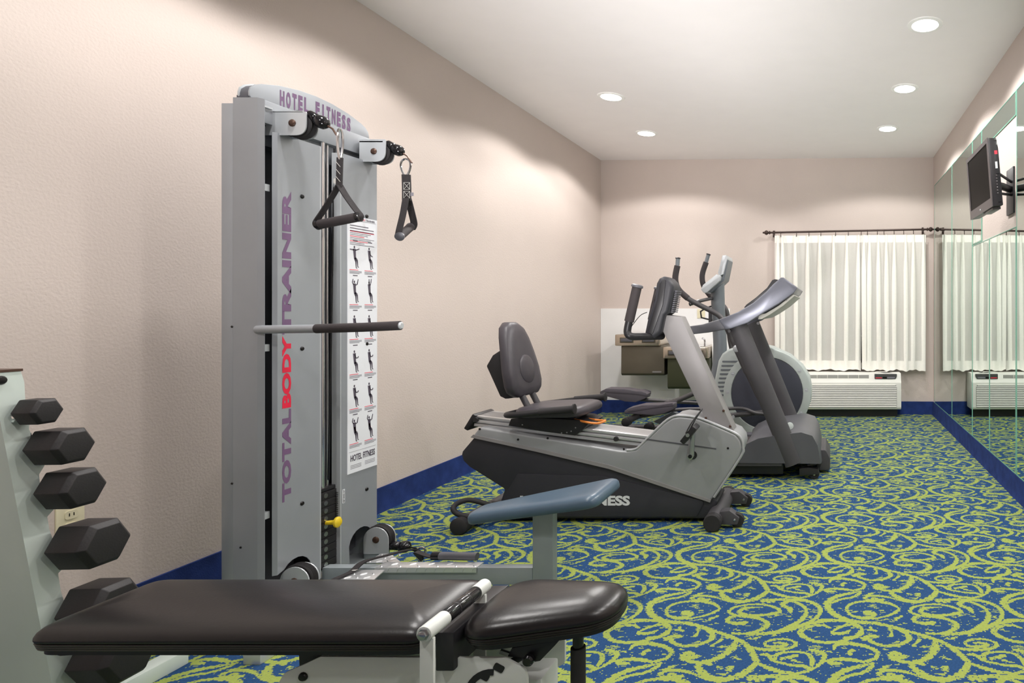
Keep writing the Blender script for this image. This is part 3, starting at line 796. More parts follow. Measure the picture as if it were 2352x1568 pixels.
    A = {'wide': [[(-0.008, 0.036), (-0.034, 0.038)], [(-0.002, 0.034), (0.026, 0.044)]],
         'low': [[(-0.002, 0.036), (0.004, 0.018), (0.018, 0.012)]],
         'up': [[(-0.01, 0.036), (-0.018, 0.046), (-0.014, 0.064)], [(0.0, 0.034), (0.012, 0.038), (0.018, 0.064)]],
         'over': [[(-0.006, 0.038), (-0.006, 0.068)], [(0.0, 0.036), (0.006, 0.05), (0.008, 0.07)]],
         'curl': [[(-0.002, 0.036), (0.004, 0.018), (0.016, 0.018), (0.020, 0.026)]]}
    lc, rc = y0 + 0.040, y0 + 0.120
    rows_ = [(1.332, 'wide', 'low', 0), (1.190, 'up', 'over', 0), (1.048, 'low', 'low', 0), (0.905, 'curl', 'curl', 0), (0.764, 'curl', 'curl', 0), (0.622, 'up', 'up', 1)]
    for z, a, b, rb in rows_:
        for cy, k in ((lc, a), (rc, b)):
            figure(cy, z, A[k], bool(rb))
            ln(ink, cy - 0.012, cy + 0.012, z + 0.068, 0.0035)
            ln(red, cy - 0.030, cy + 0.016, z - 0.051, 0.0022)
            for q in range(3): ln(grey, cy - 0.030, cy + 0.034 - 0.012 * (q == 2), z - 0.0565 - q * 0.0042, 0.0020)
    for q in range(3): ln(ink, y0 + 0.012, y1 - 0.02 - 0.03 * (q == 0), 1.462 - q * 0.011, 0.003)
    for q in range(9): ln(grey if q % 3 else red, y0 + 0.012, y1 - 0.018 - 0.018 * (q % 4), 1.438 - q * 0.0066, 0.0024)
    ln(grey, y0 + 0.01, y1 - 0.01, 1.484, 0.001); ln(grey, y0 + 0.008, y1 - 0.008, 0.540, 0.001)
    for q in range(3):
        ln(grey, y0 + 0.015, y0 + 0.072, 0.484 - q * 0.006, 0.002); ln(grey, y0 + 0.092, y0 + 0.148, 0.486 - q * 0.006, 0.002)
    ink.build('printed_figures', 'ink', pc, smooth=False); grey.build('printed_text', 'ink_grey', pc, smooth=False); red.build('printed_captions', 'red_print', pc, smooth=False)
    text_mb('HOTEL FITNESS', 0.132, 0.026, frame_mat((FX, y0 + 0.015, 0.501), (0, 1, 0), (0, 0, 1)), 0.02).build('lettering', 'ink', pc, smooth=False)
    for s, a, b, m in (('TOTAL', 0.018, 0.056, 'ink'), ('BODY', 0.057, 0.093, 'red_print'), ('TRAINER', 0.094, 0.146, 'ink')):
        text_mb(s, b - a, 0.0085, frame_mat((FX, y0 + a, 1.4865), (0, 1, 0), (0, 0, 1)), 0.02).build('lettering', m, pc, smooth=False)
    # warning sticker on the inner flange
    st = MB().box(XF, XF + 0.001, 2.432, 2.444, 0.345, 0.40).build('warning_sticker', 'placard', t)
    text_mb('KEEP HANDS OUT', 0.051, 0.008, frame_mat((XF + 0.001, 2.442, 0.347), (0, 0, 1), (0, -1, 0)), 0.02).build('lettering', 'black_gloss', st, smooth=False)
    # arched sign on top
    arch = [(2.112, 1.70), (2.112, 1.852), (2.103, 1.858), (2.103, 1.872), (2.108, 1.888), (2.125, 1.903), (2.149, 1.914), (2.217, 1.933), (2.30, 1.946), (yc, 1.950)]
    arch = arch + [(mir(y), z) for y, z in arch[-2::-1]]
    sg = MB().prism(arch, -2.003, -1.998, 'x').build('arched_sign', 'silver_paint', t, bevel=0.001)
    MB().prism(arch, -2.040, -2.035, 'x').build('sign_back', 'silver_light', t, bevel=0.001)
    core = [(yc + (y - yc) * 0.985, z - 0.004) for y, z in arch]
    MB().prism(core, -2.035, -2.003, 'x').build('sign_core', 'dark_inside', t)
    # lettering follows the arch
    word = 'HOTEL FITNESS'; wys = np.linspace(2.216, 2.551, 14)
    for k, ch in enumerate(word):
        if ch == ' ': continue
        y = wys[k]; wdt = (wys[1] - wys[0]) * (0.28 if ch == 'I' else 0.72)
        cy = y + (wys[1] - wys[0]) / 2
        z = 1.868 + 0.030 * (1 - ((cy - yc) / 0.25) ** 2) - 0.02
        text_mb(ch, wdt, 0.060, frame_mat((-1.998, cy - wdt / 2, z - 0.008), (0, 1, 0), (0, 0, 1)), 0.055).build('lettering', 'purple_print', sg, smooth=False)
    for y in (2.20, 2.29, 2.40, 2.46, 2.53):
        bolt('sign_bolt', (-1.998, y, 1.843 - 0.03 * (y > 2.45)), (1, 0, 0), 0.007, t)
    # upper pulley arms
    for y in (2.154, 2.540):
        near = y < 2.3
        x0 = -2.03 if near else -1.955
        prof = round_poly([(x0, 1.735), (-1.846, 1.735), (-1.846, 1.818 if near else 1.828), (x0, 1.818 if near else 1.828)], [0, 0.055, 0.004, 0], 8)
        for dy in (0.0, 0.05):
            MB().prism(prof, y + dy, y + dy + 0.004).build('pulley_bracket', 'silver_light', t)
        MB().prism([(x0, 1.816), (-1.858, 1.816), (-1.858, 1.821), (x0, 1.821)], y, y + 0.054).build('bracket_top', 'silver_light', t)
        pw = MB().lathe([(0.020, 0), (0.047, 0.002), (0.050, 0.006), (0.041, 0.014), (0.041, 0.020), (0.050, 0.028), (0.047, 0.034), (0.02, 0.036)], (-1.887, y + 0.009, 1.778), (0, 1, 0), 28)
        pw.build('pulley_wheel', 'black_rubber', t)
        bolt('axle_bolt', (-1.895, y, 1.778), (0, -1, 0), 0.013, t, 'bolt_brown', 0.006)
        if near: bolt('axle_bolt', (-2.0, y, 1.772), (0, -1, 0), 0.012, t, 'bolt_black', 0.006)
        # cable stop: black sleeve and ball
        c = Vector((-1.852, y + 0.027, 1.812)); d = Vector((0.83, 0, -0.50)).normalized()
        MB().lathe([(0.012, -0.012), (0.017, -0.006), (0.018, 0.02), (0.016, 0.024), (0.021, 0.032), (0.0235, 0.045), (0.021, 0.058), (0.012, 0.068), (0.005, 0.071)], c, d, 18).build('cable_stop', 'black_gloss', t)
        e = c + d * 0.071
        MB().tube([e, e + d * 0.02, e + Vector((0.028, 0, -0.028)), e + Vector((0.037, 0, -0.040))], 0.0035, 8).build('cable_end', 'bolt_brown', t)
    MB().box(-2.02, -1.96, 2.115, 2.15, 1.823, 1.829).build('bracket_tab', 'silver_light', t)
    MB().lathe([(0.007, 0), (0.009, 0.006), (0.006, 0.014)], (-1.985, 2.115, 1.815), (0, -1, 0), 12).build('tab_bolt', 'chrome', t)
    # guide rod, cables, weight stack
    MB().tube([(-1.975, yc, 0.10), (-1.975, yc, 1.78)], 0.0095, 14).build('guide_rod', 'chrome', t)
    MB().tube([(-1.985, yc + 0.035, 0.10), (-1.985, yc + 0.035, 1.78)], 0.0065, 10).build('guide_rod', 'steel', t)
    MB().tube([(-1.97, 2.43, 1.76), (-1.965, 2.395, 0.45)], 0.0035, 8).build('cable', 'black_gloss', t)
    MB().tube([(-1.97, 2.445, 1.3), (-1.965, 2.43, 0.45)], 0.0035, 8).build('cable', 'black_gloss', t)
    for k in range(10):
        z = 0.112 + k * 0.0298
        wp = MB().box(-2.03, -1.956, 2.315, 2.452, z, z + 0.0288).build('weight_plate', 'weight_iron', t, bevel=0.002)
        MB().lathe([(0.009, 0), (0.009, 0.0008), (0.005, 0.001)], (-1.956, 2.372, z + 0.0145), (1, 0, 0), 14).build('pin_hole', 'steel', wp)
    MB().box(-2.02, -1.96, 2.33, 2.44, 0.411, 0.425).build('top_weight', 'black_plastic', t, bevel=0.003)
    MB().tube([(-1.955 + 0.006 * math.cos(k), 2.425 + 0.006 * math.sin(k), 0.40 - k * 0.0012) for k in np.arange(0, 100, 0.7)], 0.0014, 5).build('pin_lanyard', 'black_gloss', t)
    pin = MB().lathe([(0.008, 0), (0.009, 0.03), (0.009, 0.034), (0.020, 0.036), (0.021, 0.043), (0.014, 0.049), (0.004, 0.05)], (-1.957, 2.375, 0.288), (1, 0.12, 0.03), 18).build('selector_pin', 'yellow_pin', t)
    # forearm bar at half height
    MB().tube([(-1.972, 2.105, 1.050), (-1.93, 2.10, 1.0505), (-1.76, 2.10, 1.053)], 0.0145, 16).build('side_bar', 'silver_paint', t)
    MB().tube([(-1.765, 2.10, 1.053), (-1.60, 2.10, 1.058), (-1.475, 2.10, 1.064)], 0.0158, 16).build('bar_grip', 'foam_grip', t)
    MB().lathe([(0.0125, 0), (0.0125, 0.004), (0.009, 0.007)], (-1.476, 2.10, 1.064), (1, 0, 0.03), 14).build('bar_end_cap', 'silver_light', t)
    # low pulleys
    for y, cx, cz in ((2.170, -1.902, 0.150), (2.565, -1.905, 0.150)):
        r = 0.052
        prof = [(cx - r, cz - 0.06)] + [(cx - r * math.cos(a), cz + r * math.sin(a)) for a in np.linspace(0, math.pi, 15)] + [(cx + r, cz - 0.06)]
        for dy in (0.0, 0.042): MB().prism(prof, y + dy, y + dy + 0.004).build('low_bracket', 'silver_light', t)
        MB().lathe([(0.02, 0), (0.054, 0.002), (0.058, 0.006), (0.048, 0.014), (0.048, 0.018), (0.058, 0.026), (0.054, 0.03), (0.02, 0.032)], (cx, y + 0.007, cz), (0, 1, 0), 30).build('low_pulley', 'black_rubber', t)
        bolt('axle_bolt', (cx, y, cz), (0, -1, 0), 0.014, t, 'bolt_brown', 0.006)
        MB().box(XF - 0.02, cx + 0.03, y + 0.004, y + 0.042, 0.05, 0.092).build('pulley_mount', 'silver_tube', t, bevel=0.003)
    c = Vector((-1.85, 2.588, 0.118)); d = Vector((1, 0, -0.12)).normalized()
    MB().lathe([(0.014, -0.012), (0.018, -0.006), (0.018, 0.026), (0.015, 0.03), (0.022, 0.036), (0.025, 0.05), (0.022, 0.064), (0.010, 0.074)], c, d, 18).build('cable_stop', 'black_gloss', t)
    MB().tube([c + d * 0.072, c + d * 0.10, c + d * 0.13 + Vector((0, -0.02, -0.004))], 0.0035, 8).build('cable_end', 'bolt_black', t)
    # floor rail, foot plate, seat
    MB().box(-1.954, -1.142, 2.351, 2.388, 0.057, 0.123).build('floor_rail', 'silver_tube', t, bevel=0.003)
    MB().box(-1.142, -1.0625, 2.350, 2.389, 0.0, 0.345).build('seat_post', 'silver_tube', t, bevel=0.004)
    MB().box(-1.845, -1.79, 1.92, 2.36, 0.0, 0.045).build('stabilizer_foot', 'silver_light', t, bevel=0.003)
    tp = MB().box(-1.745, -1.355, 2.343, 2.397, 0.123, 0.127).build('foot_plate', 'alu', t, bevel=0.001)
    def ridge(p, a, parent):
        m = MB(); m.M = Matrix.Translation(p) @ Matrix.Rotation(a, 4, 'Z')
        m.loft([[(-0.012, -0.003, 0), (0.012, -0.003, 0), (0.012, 0.003, 0), (-0.012, 0.003, 0)], [(-0.007, -0.001, 0.0022), (0.007, -0.001, 0.0022), (0.007, 0.001, 0.0022), (-0.007, 0.001, 0.0022)]])
        m.build('tread_ridge', 'alu', parent, smooth=False)
    for k in range(11):
        ridge((-1.73 + k * 0.036, 2.358 + 0.022 * (k % 2), 0.127), 0.8 if k % 2 else -0.8, tp)
    MB().box(-1.745, -1.355, 2.3425, 2.3455, 0.108, 0.127).build('plate_lip', 'alu', tp)
    for k in range(11): MB().prism([(-1.735 + k * 0.036, 0.110), (-1.731 + k * 0.036, 0.110), (-1.724 + k * 0.036, 0.126), (-1.728 + k * 0.036, 0.126)], 2.3405, 2.343).build('lip_ridge', 'alu', tp)
    for poly in ([(-1.82, 2.335), (-1.83, 2.20), (-1.665, 2.20), (-1.70, 2.335)], [(-1.82, 2.40), (-1.83, 2.49), (-1.79, 2.49), (-1.68, 2.40)]):
        wing = MB().prism(poly, 0.118, 0.123, 'z').build('foot_wing', 'alu', t, bevel=0.001)
        pc_ = Vector((sum(p[0] for p in poly) / 4, sum(p[1] for p in poly) / 4, 0.123))
        for k in range(9):
            q = pc_ + Vector((((k % 3) - 1) * 0.036, ((k // 3) - 1) * 0.032, 0))
            ridge(q, 0.8 if k % 2 else -0.8, wing)
    sp = MB()
    tilt = math.atan2(0.092, 0.53)
    sp.M = Matrix.Translation((-1.115, 2.378, 0.345)) @ Matrix.Rotation(-tilt, 4, 'Y')
    q = [(-0.265, -0.070), (0.268, -0.145), (0.268, 0.150), (-0.265, 0.062)]
    sp.pad(q, 0.045, [(0.004, 0.0), (0.0, 0.004), (-0.001, 0.016), (0.0, 0.027), (0.006, 0.036), (0.016, 0.042), (0.035, 0.045), (0.055, 0.046)])
    sp.build('seat_pad', 'vinyl_blue', t, angle=60)
    sb = MB(); sb.M = sp.M; sb.box(-0.12, 0.14, -0.05, 0.05, -0.006, 0.001); sb.build('seat_plate', 'silver_tube', t)
cable_machine()

# ------------------------------------------------------------------ strap handles hooked on the machine
def carabiner(top, r, length, plane, parent):
    """pear shaped ring hanging from `top`; plane = horizontal direction of its width"""
    d = Vector(plane).normalized(); c = Vector(top); pts = []
    for k in range(24):
        a = 2 * math.pi * k / 24
        wx = math.sin(a) * r * (1.0 + 0.35 * math.cos(a)); z = -length / 2 + math.cos(a) * length / 2
        pts.append(c + d * wx + Vector((0, 0, z)))
    MB().tube(pts, 0.0042, 8, closed=True).build('carabiner', 'chrome', parent)
def strap(pts, w_dir, w_, th, name, parent, m='webbing', smooth=5):
    P = catmull(pts, smooth) if smooth else [Vector(p) for p in pts]; W = Vector(w_dir).normalized() * (w_ / 2)
    rings = []
    for i, p in enumerate(P):
        tg = (P[min(i + 1, len(P) - 1)] - P[max(i - 1, 0)]).normalized(); n = tg.cross(W).normalized() * (th / 2)
        rings.append([tuple(p + W + n), tuple(p - W + n), tuple(p - W - n), tuple(p + W - n)])
    return MB().loft(rings).build(name, m, parent)
def upper_handles():
    # nearer one, seen broadside
    Y = 2.181; A = lambda x, y, d=0: at(x, y, Y + d)
    top = A(780, 300)
    t = thing('strap_handle', 'black webbing pull handle hanging in front of the machine lettering', 'pull handle', top, 'pull handles on the cable machine')
    carabiner(A(781, 296), 0.008, 0.110, (0.4, 1, 0), t)
    strap([A(781, 362), A(780, 395), A(779, 430)], (1, 0.3, 0), 0.018, 0.008, 'strap_loop', t)
    strap([A(778, 425), A(765, 448), A(742, 485), A(726, 510), A(730, 522)], (0.3, 1, 0.2), 0.022, 0.004, 'strap', t)
    strap([A(780, 425), A(795, 450), A(815, 478), A(828, 495), A(826, 503)], (0.3, 1, 0.2), 0.022, 0.004, 'strap', t)
    g = MB().tube([A(731, 516), A(824, 498)], 0.0165, 18).build('grip', 'foam_grip', t)
    a, b = A(731, 516), A(824, 498); d = (b - a).normalized()
    for p, s in ((a, -1), (b, 1)): MB().lathe([(0.0175, -0.006), (0.018, 0.004), (0.012, 0.006)], p, d * s, 18).build('end_cap', 'black_gloss', g)
    MB().box(A(768, 0)[0], A(776, 0)[0], Y - 0.004, Y - 0.003, A(0, 422)[2], A(0, 410)[2]).build('care_label', 'stitch', t)
    for k in range(3):
        p, q_ = A(775, 372 + k * 17), A(785, 384 + k * 17)
        MB().tube([p + Vector((0, -0.007, 0)), q_ + Vector((0, -0.007, 0))], 0.0008, 5).build('stitching', 'stitch', t)
    # farther one, seen end on
    Y = 2.567
    top = A2 = at(931, 366, Y)
    t = thing('strap_handle', 'black webbing pull handle hanging free against the beige wall', 'pull handle', top, 'pull handles on the cable machine')
    B = lambda x, y, d=0: at(x, y, Y + d)
    carabiner(B(932, 365), 0.0185, 0.072, (1, 0.1, 0), t)
    strap([B(933, 401), B(934, 430), B(934, 460)], (1, 0.1, 0), 0.033, 0.008, 'strap_loop', t)
    strap([B(932, 455, -0.02), B(926, 490, -0.04), B(917, 528, -0.06), B(914, 545, -0.062)], (1, 0.2, 0.1), 0.024, 0.004, 'strap', t)
    strap([B(937, 455, 0.02), B(946, 490, 0.04), B(951, 515, 0.055), B(946, 528, 0.058)], (1, 0.2, 0), 0.026, 0.004, 'strap', t)
    a, b = B(918, 543, -0.062), B(943, 521, 0.055); d = (b - a).normalized()
    g = MB().tube([a, b], 0.0165, 18).build('grip', 'foam_grip', t)
    for p, s in ((a, -1), (b, 1)): MB().lathe([(0.0172, -0.006), (0.0178, 0.004), (0.013, 0.006)], p, d * s, 18).build('end_cap', 'tread_hood', g)
    for k in range(2):
        y0_, y1_ = 419 + 20 * k, 435 + 20 * k
        for (xa, ya_, xb, yb_) in ((927, y0_, 941, y1_), (941, y0_, 927, y1_), (927, y0_, 941, y0_), (927, y1_, 941, y1_), (927, y0_, 927, y1_), (941, y0_, 941, y1_)):
            MB().tube([B(xa, ya_, -0.006), B(xb, yb_, -0.006)], 0.0008, 5).build('stitching', 'stitch', t)
    MB().box(B(943, 0)[0], B(950, 0)[0], Y - 0.001, Y, B(0, 450)[2], B(0, 442)[2]).build('care_label', 'ink_grey', t)
    # low handle lying over the foot plate
    t = thing('strap_handle', 'black webbing pull handle lying across the foot plate', 'pull handle', (-1.66, 2.45, 0.127), 'pull handles on the cable machine')
    cp = Vector((-1.715, 2.57, 0.106))
    carabiner(cp + Vector((0.0, -0.005, 0.012)), 0.016, 0.060, (1, 0.3, 0), t)
    strap([cp + Vector((0, 0, -0.04)), (-1.70, 2.50, 0.123 + 0.012), (-1.745, 2.40, 0.150), (-1.79, 2.345, 0.148), (-1.80, 2.30, 0.130), (-1.812, 2.25, 0.1285), (-1.815, 2.215, 0.129)], (1, 0.2, 0), 0.022, 0.005, 'strap', t)
    strap([cp + Vector((0.004, 0, -0.042)), (-1.68, 2.48, 0.133), (-1.58, 2.43, 0.133), (-1.50, 2.418, 0.136)], (0.1, 1, 0), 0.022, 0.004, 'strap', t)
    MB().tube([(-1.55, 2.418, 0.142), (-1.39, 2.412, 0.142)], 0.0155, 16).build('grip', 'tread_hood', t)
    MB().lathe([(0.0165, 0), (0.0165, 0.03), (0.012, 0.033)], (-1.54, 2.4177, 0.142), (-1, 0.03, 0), 16).build('end_cap', 'black_gloss', t)
    MB().box(-1.800, -1.786, 2.300, 2.312, 0.1335, 0.1345).build('care_label', 'stitch', t)
upper_handles()

# ================================================================== weight bench in front
def bench():
    y0, y1 = 1.31, 1.58; yc = (y0 + y1) / 2
    t = thing('weight_bench', 'black padded weight bench with white steel frame across the foreground', 'weight bench', (-1.1, yc, 0))
    lv = [(0.010, 0.398), (0.001, 0.399), (-0.001, 0.404), (-0.0005, 0.412), (0.003, 0.422), (0.010, 0.4315), (0.020, 0.439), (0.034, 0.446), (0.052, 0.452), (0.074, 0.457), (0.098, 0.460), (0.120, 0.4615)]
    q = [(-1.735, y0), (-0.868, y0), (-0.868, y1), (-1.735, y1)]
    def cushion(quad, M, name, rad, k_=1.0):
        m = MB(); m.M = M; m.pad(quad, rad, [(a_ * k_, 0.398 + (b_ - 0.398) * (0.75 if k_ == 1.0 else 0.72)) for a_, b_ in lv], 7); b = m.build(name, 'vinyl_black', t, angle=80)
        for k in range(3):
            zz = 0.383 + 0.0052 * k + 0.0026
            ring = round_poly([tuple(p) for p in inset_quad(quad, 0.002 + 0.0012 * (2 - k))], rad, 7)
            w_ = MB(); w_.M = M; w_.tube([(p[0], p[1], zz) for p in ring], 0.0028, 8, closed=True); w_.build('piping', 'vinyl_black', b)
        u = MB(); u.M = M; u.pad(quad, rad, [(0.006, 0.384), (0.003, 0.386), (0.003, 0.398)], 7); u.build('side_band', 'vinyl_black', b)
        u = MB(); u.M = M; u.pad(quad, rad, [(0.012, 0.370), (0.012, 0.384)], 7); u.build('base_board', 'black_plastic', b)
    cushion(q, Matrix.Identity(4), 'back_pad', 0.045)
    piv = Vector((-0.82, yc, 0.385))
    M2 = Matrix.Translation(piv) @ Matrix.Rotation(math.radians(-3.0), 4, 'Y') @ Matrix.Translation(-piv)
    cushion([(-0.818, y0 - 0.005), (-0.482, y0 + 0.060), (-0.482, y1 - 0.060), (-0.818, y1 + 0.005)], M2, 'seat_pad', 0.085, 0.70)
    # pivot tube between the cushions
    px, pz = -0.838, 0.447
    ya, yb = 1.262, 1.475
    MB().lathe([(0.0155, 0), (0.0165, 0.002), (0.0165, 0.066)], (px, ya, pz), (0, 1, 0), 22).build('pivot_sleeve', 'frame_white', t)
    MB().lathe([(0.0150, 0.0), (0.0155, 0.001), (0.0155, 0.117), (0.0150, 0.118)], (px, ya + 0.066, pz), (0, 1, 0), 22).build('pivot_tube', 'black_gloss', t)
    for yy in (0.105, 0.145): MB().lathe([(0.0153, -0.001), (0.0160, 0), (0.0160, 0.002), (0.0153, 0.003)], (px, ya + yy, pz), (0, 1, 0), 22).build('pivot_ring', 'black_plastic', t)
    MB().lathe([(0.0165, 0), (0.0165, 0.04), (0.012, 0.043)], (px, ya + 0.184, pz), (0, 1, 0), 22).build('pivot_sleeve', 'frame_white', t)
    MB().lathe([(0.0125, 0), (0.0125, 0.002), (0.0095, 0.002), (0.0095, 0.008), (0.008, 0.009)], (px, ya, pz), (0, -1, 0), 6).build('pivot_bolt', 'steel', t)
    MB().prism([(px - 0.0145, pz - 0.012), (px + 0.0145, pz - 0.012), (px + 0.0145, 0.20), (px - 0.0145, 0.20)], 1.270, 1.278).build('pivot_arm', 'frame_white', t, bevel=0.002)
    MB().prism([(px - 0.0145, pz - 0.012), (px + 0.0145, pz - 0.012), (px + 0.0145, 0.20), (px - 0.0145, 0.20)], 1.462, 1.470).build('pivot_arm', 'frame_white', t, bevel=0.002)
    MB().box(px - 0.02, px + 0.02, 1.33, 1.56, 0.33, 0.415).build('hinge_block', 'black_plastic', t, bevel=0.004)
    # white side plates
    for ys in (1.345, 1.537):
        pts = [xz(x, y, 1.345) for x, y in ((637, 1572), (652, 1546), (700, 1525), (735, 1508), (985, 1510), (1158, 1511), (1204, 1536), (1211, 1560), (1211, 1640), (1150, 1668), (720, 1668), (645, 1610))]
        pl = MB().prism(round_poly(pts, 0.015), ys, ys + 0.008).build('side_plate', 'frame_white', t, bevel=0.001)
        if ys < 1.4:
            bolt('plate_bolt', at(697, 1553, 1.345), (0, -1, 0), 0.010, pl)
            bolt('plate_bolt', at(1000, 1620, 1.345), (0, -1, 0), 0.010, pl)
            for (x, y, a) in ((1112, 1552, 0.5), (1146, 1533, 0.5)):
                m = MB(); m.M = Matrix.Translation(at(x, y, 1.345)) @ Matrix.Rotation(a, 4, 'Y')
                m.prism(round_poly([(-0.012, -0.008), (0.012, -0.008), (0.012, 0.008), (-0.012, 0.008)], 0.005), -0.0012, 0.001); m.build('notch', 'black_plastic', pl)
            c = at(1130, 1600, 1.345)
            arc = [(c.x + r * math.cos(a), c.z + r * math.sin(a)) for r, aa in ((0.062, np.linspace(1.5, 3.3, 10)), (0.048, np.linspace(3.3, 1.5, 10))) for a in aa]
            MB().prism(arc, 1.3435, 1.346).build('adjuster_slot', 'black_plastic', pl)
    MB().box(-1.22, -0.66, 1.40, 1.49, 0.20, 0.27).build('main_beam', 'frame_white', t, bevel=0.006)
    MB().box(-1.42, -0.92, 1.37, 1.385, 0.345, 0.372).build('pad_bracket', 'black_plastic', t, bevel=0.002)
    MB().box(-1.42, -0.92, 1.505, 1.52, 0.345, 0.372).build('pad_bracket', 'black_plastic', t, bevel=0.002)
    MB().prism([(-1.21, 0.355), (-1.13, 0.355), (-1.14, 0.25), (-1.205, 0.25)], 1.39, 1.50).build('back_support', 'black_plastic', t, bevel=0.003)
    # carrying grip under the head end
    MB().tube([(-1.60, 1.36, 0.366), (-1.69, 1.345, 0.362), (-1.70, 1.37, 0.362), (-1.60, 1.40, 0.366)], 0.006, 8, smooth=4).build('carry_grip', 'black_rubber', t)
    # legs and feet
    for (xa, xb) in ((-1.15, -1.45), (-0.70, -0.56)):
        MB().tube([(xa, yc, 0.23), (xb, yc, 0.04)], 0.034, 4).build('leg', 'frame_white', t)
        MB().box(xb - 0.03, xb + 0.03, yc - 0.22, yc + 0.22, 0.0, 0.05).build('foot', 'frame_white', t, bevel=0.005)
    # seat support post and adjuster
    sx = -0.575
    MB().tube([(sx, 1.40, 0.06), (sx, 1.40, 0.345)], 0.0165, 16).build('seat_post_sleeve', 'black_rubber', t)
    MB().tube([(sx, 1.40, 0.34), (sx, 1.40, 0.40)], 0.012, 16).build('seat_post', 'black_gloss', t)
    MB().box(-0.62, -0.53, 1.37, 1.52, 0.05, 0.065).build('post_base', 'frame_white', t)
    br = [xz(x, y, 1.36) for x, y in ((1175, 1488), (1285, 1470), (1275, 1482), (1240, 1518), (1218, 1522), (1205, 1512), (1165, 1508))]
    MB().prism(br, 1.36, 1.385).build('seat_bracket', 'black_plastic', t, bevel=0.002)
    MB().tube([at(1165, 1528, 1.40), at(1200, 1505, 1.40), at(1250, 1478, 1.42)], 0.009, 10).build('adjuster_rod', 'black_plastic', t)
    MB().lathe([(0.010, 0), (0.0125, 0.003), (0.0125, 0.014), (0.009, 0.018)], at(1219, 1510, 1.36), (0, -1, 0), 18).build('adjuster_knob', 'black_gloss', t)
    MB().tube([at(1150, 1495, 1.42), at(1180, 1505, 1.42)], 0.006, 8).build('adjuster_pin', 'chrome', t)
bench()

# ================================================================== dumbbell tower
RX = -2.045
DB = [  # near vertex line: left x, right x, y, distance, hexagon radius, name of the weight in the label
 (29, 80, 951, 1.50, 0.036, 'smallest black hex dumbbell, at the top of the tower'),
 (32.5, 107, 1036, 1.52, 0.050, 'black hex dumbbell, second from the top of the tower'),
 (55.5, 126, 1137, 1.54, 0.055, 'black hex dumbbell, third from the top, above the wall outlet'),
 (78.5, 165, 1273, 1.56, 0.066, 'black hex dumbbell just above the bench head, fourth from the top'),
 (100, 190, 1424, 1.58, 0.070, 'black hex dumbbell half hidden by the end of the bench'),
 (138, 229, 1520, 1.60, 0.078, 'largest black hex dumbbell, below the bench pad'),
]
def dumbbell(i):
    xl, xr, y, Yv, R, label = DB[i]
    L = (xr - xl) * Yv / F
    zc = CH - (y - PY0) * Yv / F
    if i == 5: zc = 0.165
    c = Vector((RX - 0.105, Yv + R, zc))
    t = thing('dumbbell', label, 'dumbbell', c, 'hex dumbbells on the tower')
    M = Matrix.Translation(c) @ Matrix.Rotation(math.radians(3), 4, 'Z')
    def hexr(x, r): return [(x, r * math.cos(math.pi / 3 * k), r * math.sin(math.pi / 3 * k)) for k in range(6)]
    for s in (1, -1):
        a = 0.121; ch = R * 0.20
        m = MB(); m.M = M
        rings = [hexr(s * a, R * 0.86), hexr(s * (a + ch * 0.6), R), hexr(s * (a + L - ch), R), hexr(s * (a + L), R * 0.80)]
        m.loft(rings if s > 0 else rings[::-1]); h = m.build('head', 'dumbbell_rubber', t, bevel=0.002)
        for kk in (3,):                            # recessed weight panel on the upper front face
            ang = math.radians(150); n_ = Vector((0, math.cos(ang), math.sin(ang))); u_ = Vector((0, -math.sin(ang), math.cos(ang)))
            m = MB(); m.M = M @ frame_mat(Vector((s * (a + L * 0.42), 0, 0)) + n_ * (R * 0.866), (1, 0, 0), tuple(u_))
            w_, h_ = L * 0.24, R * 0.34
            m.loft([[(-w_, -h_, 0.0003), (w_, -h_, 0.0003), (w_, h_, 0.0003), (-w_, h_, 0.0003)], [(-w_ * .94, -h_ * .94, 0.0014), (w_ * .94, -h_ * .94, 0.0014), (w_ * .94, h_ * .94, 0.0014), (-w_ * .94, h_ * .94, 0.0014)]])
            m.build('weight_panel', 'black_rubber', h)
    m = MB(); m.M = M; m.tube([(-0.125, 0, 0), (-0.06, 0, 0), (0.06, 0, 0), (0.125, 0, 0)], 0.013 if R < 0.05 else 0.016, 16); m.build('handle', 'steel', t)
    return c, R
